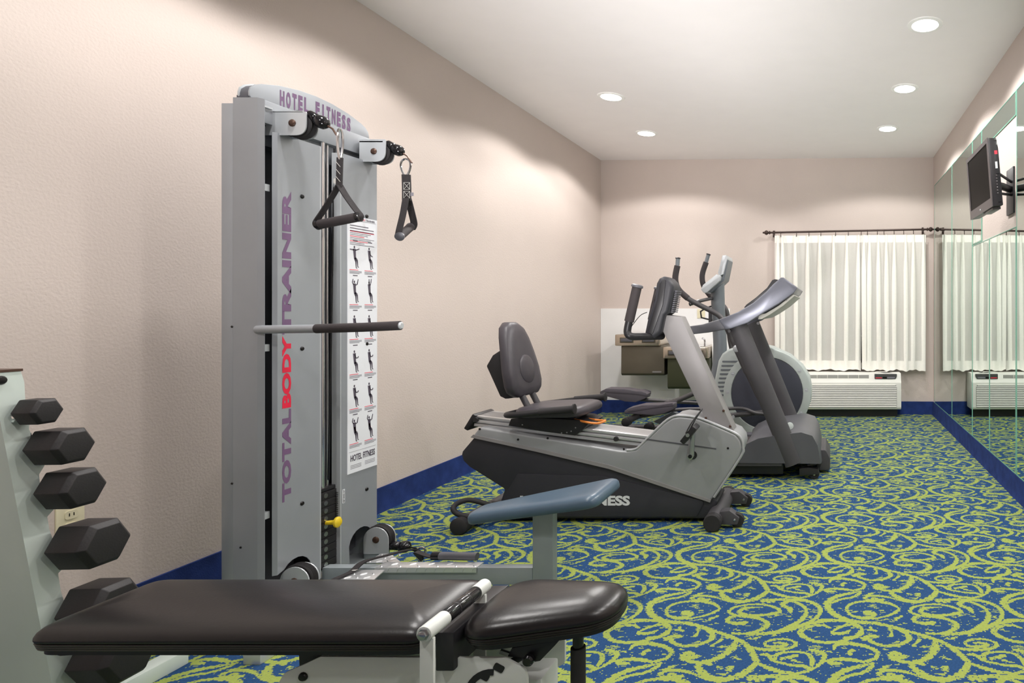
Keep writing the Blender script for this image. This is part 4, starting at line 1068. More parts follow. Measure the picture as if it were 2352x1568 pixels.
def dumbbell_rack():
    t = thing('dumbbell_rack', 'white steel dumbbell tower at the left edge of the picture', 'dumbbell rack', (-2.15, 1.60, 0))
    centers = [dumbbell(i) for i in range(6)]
    near = lambda z: 1.485 + (0.97 - z) * 0.14         # leaning near edge
    far = lambda z: near(z) + 0.052
    poly = [(near(0.97), 0.965), (near(0.97) + 0.055, 0.965), (near(0.97) + 0.062, 0.935)]
    for c, R in centers:
        hz = c.z - 0.017
        poly += [(far(hz + R + 0.004), hz + R * 0.9 + 0.01), (c.y - 0.016, hz + 0.012), (c.y - 0.012, hz), (c.y + 0.014, hz), (c.y + 0.018, hz + 0.016), (c.y + 0.024, hz + 0.012), (c.y + 0.020, hz - 0.03), (far(hz - 0.06), hz - 0.055)]
    poly += [(far(0.03), 0.03), (near(0.03), 0.03)]
    for x in (RX, RX - 0.21 - 0.004):
        MB().prism(poly, x, x + 0.004, 'x').build('side_plate', 'rack_white', t)
    b = MB(); b.add([(RX - 0.205, near(0.96), 0.96), (RX, near(0.96), 0.96), (RX, near(0.03), 0.03), (RX - 0.205, near(0.03), 0.03),
                     (RX - 0.205, near(0.96) + 0.004, 0.96), (RX, near(0.96) + 0.004, 0.96), (RX, near(0.03) + 0.004, 0.03), (RX - 0.205, near(0.03) + 0.004, 0.03)],
                    [(0, 1, 2, 3), (4, 7, 6, 5), (0, 4, 5, 1), (2, 6, 7, 3), (0, 3, 7, 4), (1, 5, 6, 2)])
    b.build('front_cover', 'rack_white', t)
    MB().box(RX - 0.215, RX + 0.006, near(0.97) - 0.004, near(0.97) + 0.058, 0.964, 0.970).build('top_cap', 'bolt_brown', t)
    bolt('cap_bolt', (RX + 0.004, near(0.97) + 0.018, 0.945), (1, 0, 0), 0.011, t)
    for x in (RX - 0.20, RX - 0.01):
        MB().box(x - 0.025, x + 0.03, 1.36, 1.93, 0.0, 0.045).build('foot', 'rack_white', t, bevel=0.004)
    for c, R in centers:
        hz = c.z - 0.017
        MB().prism([(c.y - 0.012, hz - 0.002), (c.y + 0.014, hz - 0.002), (c.y + 0.02, hz + 0.012), (c.y + 0.024, hz + 0.008), (c.y + 0.018, hz - 0.007), (c.y - 0.014, hz - 0.007)], RX - 0.021, RX + 0.010, 'x').build('cradle', 'rack_white', t)
dumbbell_rack()
# ================================================================== recumbent bike
def recumbent_bike():
    YN, YF_ = 3.20, 3.42; ym = (YN + YF_) / 2
    t = thing('recumbent_bike', 'grey and black recumbent exercise bike with backrest seat', 'exercise bike', (-1.2, ym, 0))
    P = lambda pts, Y=YN: [xz(x, y, Y) for x, y in pts]
    # black lower body
    blk = P([(1090, 1003), (1062, 1036), (1060, 1044), (1064, 1058), (1078, 1072), (1159, 1123), (1140, 1180), (1140, 1190), (1630, 1190), (1650, 1150), (1400, 1074)])
    bo = MB().prism(round_poly(blk, 0.012), YN, YF_).build('lower_body', 'bike_black', t, bevel=0.010, bevel_angle=50)
    MB().prism(round_poly(P([(1190, 1087), (1390, 1093), (1620, 1150), (1600, 1186), (1152, 1186), (1158, 1140)]), 0.02), YN - 0.006, YN + 0.004).build('raised_panel', 'bike_black', bo, bevel=0.003)
    MB().box(xz(1170, 0, YN)[0], xz(1640, 0, YN)[0], YN + 0.03, YF_ - 0.03, 0.012, 0.05).build('base_rail', 'black_plastic', t)
    # grey shroud
    gr = P([(1104, 980), (1086, 1003), (1240, 1037), (1400, 1075), (1630, 1151), (1640, 1140), (1700, 1046), (1705, 1028), (1702, 1012), (1690, 997), (1640, 975), (1600, 960), (1562, 956), (1545, 959), (1525, 972), (1482, 1014), (1462, 1032), (1440, 1035), (1420, 1033), (1260, 1006)])
    sh = MB().prism(gr, YN - 0.010, YF_ + 0.010).build('shroud', 'bike_grey', t, bevel=0.012, bevel_angle=60, segs=3)
    MB().prism(P([(1084, 1003), (1240, 1037), (1400, 1075), (1632, 1152), (1634, 1146), (1400, 1066), (1240, 1029), (1090, 997)]), YN - 0.0135, YN - 0.008).build('trim_strip', 'mast_grey', sh)
    MB().prism(P([(1488, 1006), (1646, 1028), (1646, 1031), (1486, 1009)]), YN - 0.0115, YN - 0.009).build('panel_seam', 'tread_hood', sh)
    # light rim following the top of the shroud
    rim = [Vector((x, YN - 0.004, z)) for x, z in P([(1440, 1033), (1462, 1030), (1482, 1012), (1525, 970), (1545, 957), (1562, 954), (1600, 958), (1640, 973), (1690, 995), (1704, 1010), (1707, 1028), (1702, 1047), (1640, 1141)])]
    MB().tube(rim, 0.007, 8, smooth=3).build('shroud_rim', 'bike_light', sh)
    for x, y in ((1102, 985), (1190, 1009), (1258, 1006), (1433, 1031), (1672, 1029)):
        bolt('shroud_screw', at(x, y, YN - 0.010), (0, -1, 0), 0.006, sh)
    # aluminium seat rail
    d = Vector(xz(1500, 1012, YN)) - Vector(xz(1082, 962, YN))
    ang = math.atan2(d.y, d.x)
    a = at(1072, 968, YN); Lr = d.length + 0.03
    for k, (zo, hh, yo) in enumerate(((0.024, 0.012, 0.0), (0.003, 0.014, -0.006), (-0.020, 0.016, 0.004))):
        m = MB(); m.M = Matrix.Translation(a) @ Matrix.Rotation(-ang, 4, 'Y')
        m.box(0.02, Lr, 0.03 + yo, 0.19 - yo, zo - hh / 2, zo + hh / 2); m.build('seat_rail', 'alu', t, bevel=0.003)
    m = MB(); m.M = Matrix.Translation(a) @ Matrix.Rotation(-ang, 4, 'Y'); m.box(0.02, Lr, 0.05, 0.17, -0.03, 0.03); m.build('rail_core', 'alu', t)
    m = MB(); m.M = Matrix.Translation(a) @ Matrix.Rotation(0.55, 4, 'Y')
    m.box(-0.004, 0.020, 0.02, 0.20, -0.050, 0.042); m.build('rail_end_cap', 'black_plastic', t, bevel=0.006)
    for x, y in ((1095, 963), (1416, 1007)):
        MB().lathe([(0.012, 0), (0.014, 0.004), (0.012, 0.014)], at(x, y, YN + 0.028), (0, -1, 0), 12).build('rail_stop', 'black_rubber', t)
    # seat carriage
    MB().prism(P([(1166, 978), (1172, 962), (1210, 958), (1330, 965), (1352, 972), (1345, 980), (1320, 1001), (1250, 992)]), YN + 0.005, YF_ - 0.005).build('seat_carriage', 'black_plastic', t, bevel=0.004)
    for x, y in ((1290, 994), (1302, 993), (1312, 990), (1200, 975), (1322, 982)): bolt('carriage_bolt', at(x, y, YN + 0.005), (0, -1, 0), 0.004, t, 'steel')
    # seat cushion
    m = MB(); c0 = at(1285, 942, ym)
    sx = 0.19
    lv = [(0.01, -0.012), (0.0, -0.004), (-0.002, 0.010), (0.002, 0.022), (0.012, 0.031), (0.03, 0.037), (0.06, 0.039), (0.10, 0.036)]
    m.M = Matrix.Translation((c0.x, ym, c0.z)) @ Matrix.Rotation(math.radians(-1.5), 4, 'Y')
    m.pad([(-sx, -0.15), (sx, -0.195), (sx, 0.195), (-sx, 0.15)], 0.10, lv, 8); m.build('seat', 'seat_vinyl', t, angle=80)
    m = MB(); m.box(c0.x - 0.12, c0.x + 0.12, ym - 0.08, ym + 0.08, c0.z - 0.05, c0.z - 0.008); m.build('seat_mount', 'black_plastic', t)
    # backrest: tapered cushion leaning back, facing right
    def back_ring(s, dx, grow):
        # s 0 bottom .. 1 top ; returns half width and centre line
        return 0
    bw = [(0.0, 0.105), (0.06, 0.145), (0.15, 0.160), (0.35, 0.158), (0.6, 0.135), (0.8, 0.112), (0.93, 0.085), (1.0, 0.035)]
    zb, zt = 0.655, 1.050
    cxl = lambda s: -1.618 - 0.085 * s + 0.03 * (s * (1 - s))
    outl = [(ym - w_, s) for s, w_ in bw] + [(ym + w_, s) for s, w_ in bw[::-1]]
    rings = []
    for (ins, dx) in ((0.02, -0.058), (0.004, -0.052), (0.0, -0.038), (0.0, -0.014), (0.006, -0.004), (0.018, 0.004), (0.05, 0.008), (0.095, 0.006)):
        ring = []
        for y, s in outl:
            yy = ym + (y - ym) * max(0.0, 1 - ins / 0.16); s2 = 0.5 + (s - 0.5) * max(0.0, 1 - ins / 0.2)
            ring.append((cxl(s2) + dx, yy, zb + (zt - zb) * s2))
        rings.append(ring)
    bk = MB().loft(rings).build('backrest', 'seat_vinyl', t, angle=75)
    MB().lathe([(0.078, -0.006), (0.077, 0.004), (0.068, 0.009), (0.01, 0.009)], (cxl(0.36) + 0.004, ym, zb + 0.36 * (zt - zb)), (1, 0, 0.18), 28).build('lumbar_disc', 'seat_vinyl', bk)
    shl = P([(1118, 840), (1133, 815), (1148, 805), (1178, 806), (1190, 912), (1162, 916), (1150, 910)], ym - 0.10)
    MB().prism(shl, ym - 0.11, ym + 0.11).build('back_shell', 'black_rubber', t, bevel=0.012)
    for yy in (ym - 0.055, ym + 0.055):
        MB().tube([(cxl(0) - 0.045, yy, 0.71), (cxl(0) + 0.012, yy, 0.60), (cxl(0) + 0.02, yy, 0.545)], 0.016, 12).build('back_support', 'tread_grey', t)
    # handle tubes either side of the seat
    for yy, xe in ((YN - 0.09, 1318), (YF_ + 0.12, 1390)):
        near = yy < ym
        za = CH - (953 - PY0) * 3.15 / F
        x1 = xz(1316, 0, 3.11)[0]; x0 = xz(1152, 0, 3.11)[0]
        zz = CH - (941 - PY0) * 3.11 / F
        MB().tube([(x0 + 0.05, ym, zz - 0.03), (x0 + 0.005, ym + (yy - ym) * 0.45, zz - 0.035), (x0 + 0.012, ym + (yy - ym) * 0.85, zz - 0.032), (x0 + 0.10, yy, zz - 0.024), (x1 - 0.10, yy, zz - 0.004), (x1, yy, zz + 0.004)], 0.0155, 14, smooth=6).build('side_handle', 'black_plastic', t)
        g = MB().tube([(x1 - 0.17, yy, zz - 0.011), (x1, yy, zz + 0.004)], 0.019, 14).build('handle_grip', 'black_rubber', t)
        MB().lathe([(0.020, 0), (0.026, 0.002), (0.026, 0.010), (0.018, 0.013)], (x1, yy, zz + 0.004), (1, 0, 0.08), 18).build('grip_flange', 'black_rubber', g)
    MB().tube([at(1320, 963, YN + 0.03), at(1345, 969, YN + 0.0), at(1372, 972, YN), at(1390, 966, YN + 0.03), at(1375, 965, YN + 0.08), at(1340, 960, YN + 0.10)], 0.006, 10, smooth=5).build('seat_lever', 'orange', t)
    # mast
    ms = P([(1530, 723), (1564, 727), (1686, 990), (1640, 1000), (1630, 985), (1522, 760)], ym - 0.055)
    MB().prism(ms, ym - 0.055, ym + 0.055).build('mast', 'mast_grey', t, bevel=0.006)
    for x, y in ((1621, 960), (1662, 943), (1677, 979)): bolt('mast_screw', at(x, y, ym - 0.056), (0, -1, 0), 0.007, t, 'bolt_brown')
    # console
    cs = P([(1481, 764), (1488, 730), (1501, 689), (1508, 650), (1514, 639), (1524, 634), (1534, 638), (1543, 648), (1547, 659), (1541, 690), (1535, 718), (1527, 724), (1519, 762), (1503, 777), (1490, 776)], ym - 0.09)
    co = MB().prism(cs, ym - 0.095, ym + 0.075).build('console', 'bike_black', t, bevel=0.022, segs=3, bevel_angle=70)
    MB().prism(P([(1484, 760), (1506, 690), (1513, 650), (1520, 642), (1527, 643), (1520, 700), (1496, 768)], ym - 0.12), ym - 0.101, ym - 0.092).build('console_side', 'black_plastic', co, bevel=0.004)
    for k in range(12):
        y_ = 668 + k * 4.4; x_ = 1547.5 - k * 0.85
        p = at(x_, y_, ym - 0.1); MB().box(p.x - 0.006, p.x + 0.006, ym - 0.05, ym + 0.05, p.z - 0.003, p.z + 0.003).build('vent_rib', 'tread_hood', co)
    a = xz(1486, 757, ym - 0.12); b = xz(1510, 655, ym - 0.12)
    scr = MB(); dv = (Vector(b) - Vector(a)); nn = Vector((-dv.y, dv.x)).normalized() * 0.004
    scr.prism([tuple(Vector(a) + dv * 0.25 + nn * 0.5), tuple(Vector(a) + dv * 0.85 + nn * 0.5), tuple(Vector(a) + dv * 0.85 + nn * 1.6), tuple(Vector(a) + dv * 0.25 + nn * 1.6)], ym - 0.09, ym + 0.09)
    scr.build('display', 'tv_screen', co)
    for yy, near in ((ym - 0.20, True), (ym + 0.20, False)):
        top = at(1463, 660, ym - 0.2); bt = at(1445, 738, ym - 0.2); el = at(1441, 762, ym - 0.2); fo = at(1495, 776, ym - 0.2)
        f = lambda p, y_: Vector((p.x, y_, p.z))
        MB().tube([f(bt, yy), f(el, yy), f(at(1449, 772, ym - 0.2), yy), f(at(1466, 774, ym - 0.2), yy * 0.7 + ym * 0.3), f(fo, ym)], 0.019, 14, smooth=5).build('handlebar', 'black_plastic', t)
        g = MB().tube([f(top, yy), f(bt, yy)], 0.024, 16).build('handlebar_grip', 'foam_grip', t)
        MB().lathe([(0.028, 0), (0.030, 0.003), (0.029, 0.012), (0.02, 0.016)], f(top, yy), (0.22, 0, 1), 18).build('grip_cap', 'tread_hood', g)
    MB().tube([at(1450, 750, ym - 0.2), at(1470, 725, ym - 0.15), at(1486, 717, ym - 0.12)], 0.002, 6, smooth=5).build('sensor_wire', 'black_gloss', t)
    # cranks and pedals
    c = at(1586, 1047, YN - 0.03)
    ck = MB().tube([c, at(1591, 990, YN - 0.03)], lambda s: 0.019 - 0.006 * s, 12, flat=(0.6, 1)).build('crank', 'steel', t)
    MB().lathe([(0.016, -0.022), (0.0165, 0.008), (0.012, 0.010)], c, (0, -1, 0), 18).build('crank_hub', 'steel', ck)
    MB().lathe([(0.0105, 0), (0.0105, 0.0115)], c, (0, -1, 0), 18).build('hub_cap', 'black_gloss', ck)
    MB().lathe([(0.022, 0), (0.022, 0.004)], (c.x + 0.008, YN - 0.009, c.z), (0, -1, 0), 20).build('axle_opening', 'black_plastic', sh)
    def pedal(cx, cz, y0, y1, name):
        m = MB(); m.M = Matrix.Translation((cx, 0, cz)) @ Matrix.Rotation(math.radians(-50), 4, 'Y')
        m.box(-0.052, 0.05, y0, y1, -0.016, 0.012); pd = m.build(name, 'black_plastic', t, bevel=0.006)
        m2 = MB(); m2.M = m.M; m2.tube([(0.0, y0 + 0.005, 0.014), (0.06, y0 + 0.008, 0.026), (0.125, (y0 + y1) / 2, 0.03), (0.06, y1 - 0.008, 0.026), (0.0, y1 - 0.005, 0.014)], 0.012, 8, smooth=5, flat=(0.3, 1.2)); m2.build('toe_strap', 'tread_grey', pd)
        MB().lathe([(0.010, 0), (0.010, 0.006)], (cx, y0, cz), (0, -1, 0), 14).build('pedal_axle', 'steel', pd)
    p = at(1584, 995, YN - 0.1); pedal(p.x, p.z, YN - 0.14, YN - 0.045, 'pedal')
    MB().tube([(c.x, YF_ + 0.02, c.z), (c.x - 0.008, YF_ + 0.03, c.z - 0.125)], 0.011, 10).build('crank', 'steel', t)
    pedal(c.x - 0.008, c.z - 0.125, YF_ + 0.045, YF_ + 0.14, 'pedal')
    # lettering
    k = YN / F
    x1 = (1448 - PX0) * k; x0 = (1196 - PX0) * k; z0 = CH - (1160 - PY0) * k; z1 = CH - (1137 - PY0) * k
    text_mb('HOTEL FITNESS', x1 - x0, z1 - z0, frame_mat((x0, YN - 0.006, z0), (1, 0, 0), (0, 0, 1)), 0.045, 0.0008).build('lettering', 'decal_white', bo, smooth=False)
    # front stabilizer with transport wheels
    fx = -0.585
    MB().tube([(fx, 3.06, 0.046), (fx, 3.56, 0.046)], 0.044, 22).build('front_foot', 'tread_grey', t)
    for yy in (3.062, 3.558):
        MB().lathe([(0.046, -0.03), (0.046, 0.0), (0.040, 0.006)], (fx, yy, 0.046), (0, -1 if yy < 3.3 else 1, 0), 22).build('end_cap', 'black_rubber', t)
    for yy in (3.11, 3.44):
        b = MB().prism(round_poly([(fx + 0.03, 0.020), (fx + 0.12, 0.020), (fx + 0.13, 0.055), (fx + 0.08, 0.092), (fx + 0.03, 0.088)], 0.008), yy, yy + 0.06).build('wheel_housing', 'tread_grey', t, bevel=0.004)
        MB().lathe([(0.02, 0), (0.034, 0.002), (0.036, 0.006), (0.036, 0.03), (0.034, 0.034), (0.02, 0.036)], (fx + 0.115, yy + 0.012, 0.037), (0, 1, 0), 24).build('transport_wheel', 'black_rubber', b)
        bolt('wheel_bolt', (fx + 0.105, yy, 0.045), (0, -1, 0), 0.007, b, 'steel')
    MB().prism(P([(1618, 1186), (1665, 1150), (1640, 1195), (1610, 1196)], ym), YN + 0.02, YF_ - 0.02).build('front_bracket', 'black_plastic', t)
    # rear stabilizer and lift handle
    rx = xz(1052, 0, 3.02)[0]
    MB().tube([(rx, 3.02, 0.043), (rx, 3.60, 0.043)], 0.036, 20).build('rear_foot', 'tread_grey', t)
    for yy in (3.02, 3.60): MB().lathe([(0.042, -0.05), (0.042, 0.0), (0.034, 0.006)], (rx, yy, 0.043), (0, -1 if yy < 3.3 else 1, 0), 20).build('end_cap', 'black_rubber', t)
    A = lambda x, y, Y=3.06: at(x, y, Y)
    MB().tube([A(1084, 1188), A(1052, 1180), A(1041, 1168), A(1050, 1156, 3.1), A(1074, 1148, 3.14), A(1100, 1152, 3.16), A(1125, 1160, 3.18)], 0.013, 12, smooth=5).build('lift_handle', 'black_rubber', t)
    MB().tube([(rx, ym, 0.05), (xz(1165, 0, YN)[0], ym, 0.05)], 0.03, 10).build('rear_beam', 'black_plastic', t)
    MB().tube([A(1084, 1188), (rx + 0.09, 3.15, 0.055), (rx + 0.05, ym, 0.05)], 0.013, 10).build('handle_mount', 'black_rubber', t)
recumbent_bike()

# ================================================================== treadmill
def treadmill():
    Y0, Y1 = 4.0, 4.72
    t = thing('treadmill', 'dark grey treadmill with slanted uprights and silver console behind the bike', 'treadmill', (-0.8, 4.36, 0))
    P = lambda pts, Y=Y0: [xz(x, y, Y) for x, y in pts]
    ym = (Y0 + Y1) / 2
    # deck, belt, side rails
    MB().box(-1.95, -0.55, Y0 + 0.02, Y1 - 0.02, 0.09, 0.15).build('deck', 'tread_grey', t, bevel=0.006)
    MB().box(-1.94, -0.56, Y0 + 0.11, Y1 - 0.11, 0.150, 0.158).build('running_belt', 'belt', t, bevel=0.003)
    for ya, yb in ((Y0, Y0 + 0.10), (Y1 - 0.10, Y1)):
        MB().box(-1.96, -0.50, ya, yb, 0.115, 0.172).build('side_rail', 'tread_hood', t, bevel=0.008)
    MB().box(-1.96, -0.30, Y0 + 0.03, Y0 + 0.09, 0.03, 0.10).build('frame_rail', 'black_plastic', t, bevel=0.004)
    MB().box(-1.96, -0.30, Y1 - 0.09, Y1 - 0.03, 0.03, 0.10).build('frame_rail', 'black_plastic', t, bevel=0.004)
    for x in (-1.90,):
        for yy in (Y0 + 0.05, Y1 - 0.05): MB().lathe([(0.03, 0), (0.03, 0.02), (0.02, 0.035)], (x, yy, 0.0), (0, 0, 1), 16).build('rear_foot', 'black_rubber', t)
    # motor hood: lofted along the width, domed
    prof = [(1690, 1062), (1697, 1036), (1712, 1020), (1742, 1006), (1790, 998), (1840, 992), (1866, 1000), (1878, 1022), (1883, 1050), (1884, 1064)]
    prof_mid = [(1712, 1040), (1718, 1015), (1732, 990), (1754, 976), (1795, 969), (1846, 966), (1868, 974), (1882, 996), (1888, 1024), (1890, 1042)]
    rings = []
    for s in np.linspace(0, 1, 15):
        k = math.sin(math.pi * s) ** 0.55
        k2 = min(1.0, k)
        y = Y0 - 0.01 + (Y1 - Y0 + 0.02) * s
        rings.append([(lambda p: (p[0], y, p[1]))(tuple(Vector(a) * (1 - k2) + Vector(b) * k2)) for a, b in zip(P(prof), [xz(x, yy, ym) for x, yy in prof_mid])])
    MB().loft(rings).build('motor_hood', 'tread_hood', t, angle=50)
    MB().prism(P([(1688, 1040), (1796, 1042), (1796, 1070), (1686, 1070)]), Y0 - 0.004, Y0 + 0.04).build('side_skirt', 'tread_grey', t, bevel=0.004)
    # hinge trim on hood
    MB().lathe([(0.025, 0), (0.025, 0.004), (0.018, 0.006)], at(1814, 978, Y0 + 0.10), (0.2, -1, 0.3), 14).build('hood_badge', 'ell_grey', t)
    # front feet with wheels
    for yy in (Y0 + 0.0, Y1 - 0.06):
        fxa = xz(1838, 0, Y0)[0]
        b = MB().prism(round_poly(P([(1836, 1076), (1858, 1074), (1880, 1078), (1880, 1090), (1836, 1092)]), 0.006), yy, yy + 0.06).build('wheel_bracket', 'black_plastic', t, bevel=0.003)
        w_ = at(1870, 1083, Y0)
        MB().lathe([(0.02, 0), (0.033, 0.002), (0.035, 0.008), (0.035, 0.03), (0.033, 0.036), (0.02, 0.038)], (w_.x, yy + 0.012, 0.036), (0, 1, 0), 22).build('transport_wheel', 'black_rubber', b)
        bolt('wheel_bolt', (w_.x, yy + 0.006, 0.036), (0, -1, 0), 0.010, b, 'steel')
        MB().tube([at(1855, 1068, Y0 + 0.03), at(1872, 1066, Y0 + 0.03), at(1880, 1060, Y0 + 0.03)], 0.006, 8).build('spring', 'steel', b)
        if yy > ym: b.location.z += 0
    # front bumper between the wheels
    MB().prism(round_poly([(-0.08, 0.02), (0.01, 0.02), (0.012, 0.10), (-0.02, 0.16), (-0.08, 0.16)], 0.02), Y0 + 0.16, Y1 - 0.16).build('front_bumper', 'tread_grey', t, bevel=0.008)
    # uprights: slanted oval tubes
    for yy in (Y0 + 0.01, Y1 - 0.01):
        a = at(1694, 748, Y0); b = at(1824, 1066, Y0)
        MB().tube([(a.x, yy, a.z), (b.x, yy, b.z)], 0.062, 24, flat=(0.55, 1.0)).build('upright', 'tread_grey', t)
    # console arms and head
    top = [(1577, 750), (1618, 744), (1655, 733), (1698, 716), (1733, 695), (1762, 670), (1790, 642), (1800, 638)]
    bot = [(1833, 660), (1826, 672), (1790, 698), (1756, 718), (1721, 741), (1682, 754), (1669, 756), (1630, 763), (1584, 768)]
    for ya, yb in ((Y0 - 0.055, Y0 + 0.0), (Y1, Y1 + 0.055)):
        MB().prism(P(top[:4] + [(1716, 735), (1682, 754), (1669, 756), (1630, 763), (1584, 768)]), ya, yb).build('hand_rail', 'tread_hood', t, bevel=0.010)
        MB().prism(P([(1654, 734), (1698, 716), (1733, 695), (1762, 670), (1776, 655), (1795, 638), (1801, 638), (1833, 661), (1826, 672), (1790, 698), (1756, 718), (1721, 741), (1682, 754), (1669, 756)]), ya - 0.004, yb).build('console_wing', 'console_blue', t, bevel=0.008, bevel_angle=50)
    hd = MB().prism(P([(1712, 716), (1740, 692), (1766, 668), (1794, 640), (1801, 638), (1832, 661), (1824, 674), (1790, 699), (1756, 719), (1735, 730)]), Y0 + 0.0, Y1 - 0.0).build('console', 'console_blue', t, bevel=0.006, bevel_angle=50)
    MB().prism(P([(1745, 722), (1760, 719), (1790, 701), (1822, 676), (1826, 679), (1800, 702), (1770, 722), (1750, 733), (1742, 733)]), Y0 - 0.03, Y1 + 0.03).build('console_underside', 'console_under', hd, bevel=0.004)
    for k in range(6):
        p = at(1806 + k * 3.2, 688 - k * 3.0, Y0 - 0.03)
        MB().box(p.x - 0.004, p.x + 0.004, Y0 - 0.034, Y0 - 0.02, p.z - 0.004, p.z + 0.004).build('speaker_slot', 'black_plastic', hd)
    # dark display face, raised towards the runner
    MB().prism(P([(1706, 706), (1712, 699), (1735, 682), (1760, 660), (1772, 642), (1778, 640), (1790, 642), (1765, 668), (1738, 692), (1714, 708)]), Y0 + 0.05, Y1 - 0.05).build('display_panel', 'black_plastic', t, bevel=0.004)
    a = P([(1722, 692), (1765, 655)]); dv = (Vector(a[1]) - Vector(a[0])).normalized(); nn = Vector((-dv.y, dv.x))
    MB().prism([tuple(Vector(a[0]) + nn * 0.002), tuple(Vector(a[1]) + nn * 0.002), tuple(Vector(a[1]) + nn * 0.008), tuple(Vector(a[0]) + nn * 0.008)], Y0 + 0.2, Y1 - 0.2).build('display', 'tv_screen', t)
    for x, y in ((1676, 760), (1742, 742)): MB().lathe([(0.010, 0), (0.010, 0.02)], at(x, y, Y0 - 0.01), (0, -1, 0), 10).build('upright_bolt', 'bolt_black', t)
treadmill()

# ================================================================== elliptical trainer
def elliptical():
    Y0, Y1 = 5.05, 5.27; ym = 5.16
    t = thing('elliptical_trainer', 'light grey elliptical trainer with round dark wheel cover near the air conditioner', 'elliptical trainer', (-0.9, ym, 0))
    P = lambda pts, Y=Y0: [xz(x, y, Y) for x, y in pts]
    hs = P([(1650, 828), (1659, 812), (1671, 803), (1698, 795), (1740, 791), (1772, 797), (1814, 816), (1843, 841), (1859, 866), (1864, 893), (1863, 920), (1850, 955), (1832, 985), (1815, 1010), (1700, 1012), (1680, 985), (1664, 945), (1645, 925), (1640, 900), (1640, 880)])
    sh = MB().prism(hs, Y0, Y1).build('wheel_housing', 'ell_grey', t, bevel=0.018, segs=3, bevel_angle=50)
    c = at(1762, 903, Y0); r = 82 * Y0 / F
    MB().lathe([(r * 1.22, -0.004), (r * 1.22, 0.006), (r * 1.16, 0.010), (r * 1.02, 0.010), (r * 1.0, 0.002)], (c.x, Y0, c.z), (0, -1, 0), 48).build('wheel_rim', 'ell_grey', sh)
    MB().lathe([(r, -0.002), (r, 0.006), (r * 0.96, 0.009), (0.02, 0.012)], (c.x, Y0, c.z), (0, -1, 0), 48).build('wheel_disc', 'ell_disc', t)
    for a in (35, 5, -30, 150, 178, 212, 95, 265):
        p = (c.x + 1.1 * r * math.cos(math.radians(a)), Y0 - 0.010, c.z + 1.1 * r * math.sin(math.radians(a)))
        MB().lathe([(0.018, -0.001), (0.017, 0.0012), (0.010, 0.0006), (0.008, 0.003)], p, (0, -1, 0), 14).build('rim_bolt', 'silver_light', sh)
    for k in range(9):
        y_ = 828 + k * 9.6
        xa = 1659 - k * 1.9 + max(0, k - 6) * 2.5; xb = 1698 - k * 6 if k < 5 else 1672 - (k - 5) * 1.5
        m = MB().prism(round_poly(P([(xa, y_), (xb, y_), (xb, y_ + 4), (xa, y_ + 4)]), 0.006), Y0 - 0.003, Y0 + 0.002).build('rib_slot', 'ell_post', sh)
    MB().prism(P([(1690, 812), (1706, 806), (1708, 812), (1692, 818)]), Y0 - 0.003, Y0 + 0.002).build('emblem', 'ell_post', sh)
    # mast
    mp = [at(x, y, ym) for x, y in ((1648, 650), (1650, 720), (1654, 790), (1652, 835), (1645, 880), (1636, 930))]
    MB().tube(mp, 0.058, 20, smooth=5, flat=(0.95, 1.0)).build('mast', 'ell_post', t)
    # console: two hinged silver slabs
    MB().prism(round_poly(P([(1619, 666), (1624, 656), (1654, 632), (1664, 636), (1662, 646), (1634, 672), (1626, 674)], ym), 0.008), ym - 0.17, ym + 0.17).build('console', 'silver_light', t, bevel=0.008)
    MB().prism(round_poly(P([(1656, 629), (1666, 590), (1675, 589), (1677, 596), (1668, 632), (1660, 636)], ym), 0.006), ym - 0.15, ym + 0.15).build('display', 'silver_light', t, bevel=0.006)
    MB().prism(P([(1664, 640), (1676, 598), (1678, 600), (1669, 645), (1640, 672), (1636, 672)], ym), ym - 0.12, ym + 0.12).build('console_back', 'ell_post', t)
    # moving arms
    for yy, pts, lower in ((4.86, [(1557, 594), (1556, 610), (1551, 640), (1558, 664), (1580, 685), (1608, 701), (1640, 717), (1655, 728), (1664, 742), (1690, 800), (1714, 855)], True),
                           (5.46, [(1627, 585), (1622, 602), (1613, 632), (1617, 658), (1632, 680), (1652, 694), (1666, 708), (1672, 730), (1676, 780), (1690, 840)], False)):
        pts3 = [at(x, y, yy) for x, y in pts]
        MB().tube(pts3[1:], 0.0205, 12, smooth=5).build('moving_arm', 'ell_tube', t)
        g = MB().tube(pts3[1:5], 0.024, 14, smooth=5).build('arm_grip', 'foam_grip', t)
        MB().tube(pts3[:2], 0.017, 12).build('arm_tip', 'ell_post', g)
        MB().lathe([(0.021, 0), (0.021, 0.006), (0.016, 0.010)], pts3[0], pts3[0] - pts3[1], 14).build('tip_cap', 'black_plastic', g)
        if lower:
            MB().lathe([(0.028, -0.02), (0.028, 0.02), (0.02, 0.024)], at(1692, 800, yy), (0, -1, 0), 16).build('arm_pivot', 'silver_light', t)
            MB().tube([at(1677, 765, yy), at(1695, 806, yy), at(1712, 850, yy)], 0.010, 10).build('arm_link', 'steel', t)
        # link from the arm down to the pedal beam
        q = pts3[-1]
        MB().tube([q, at(1738, 905, yy), at(1764, 952, yy)], 0.016, 10).build('lower_arm', 'ell_tube', t)
    # fixed pulse grips
    for yy in (4.98, 5.34):
        MB().tube([at(1640, 684, ym), at(1612, 690, yy), at(1585, 698, yy)], 0.014, 12, smooth=4).build('fixed_handle', 'ell_tube', t)
        g = MB().tube([at(1608, 691, yy), at(1586, 697.5, yy)], 0.0165, 12).build('pulse_grip', 'steel', t)
        MB().lathe([(0.018, 0), (0.018, 0.008), (0.012, 0.012)], at(1586, 697.5, yy), (-1, 0, -0.2), 12).build('grip_cap', 'black_plastic', g)
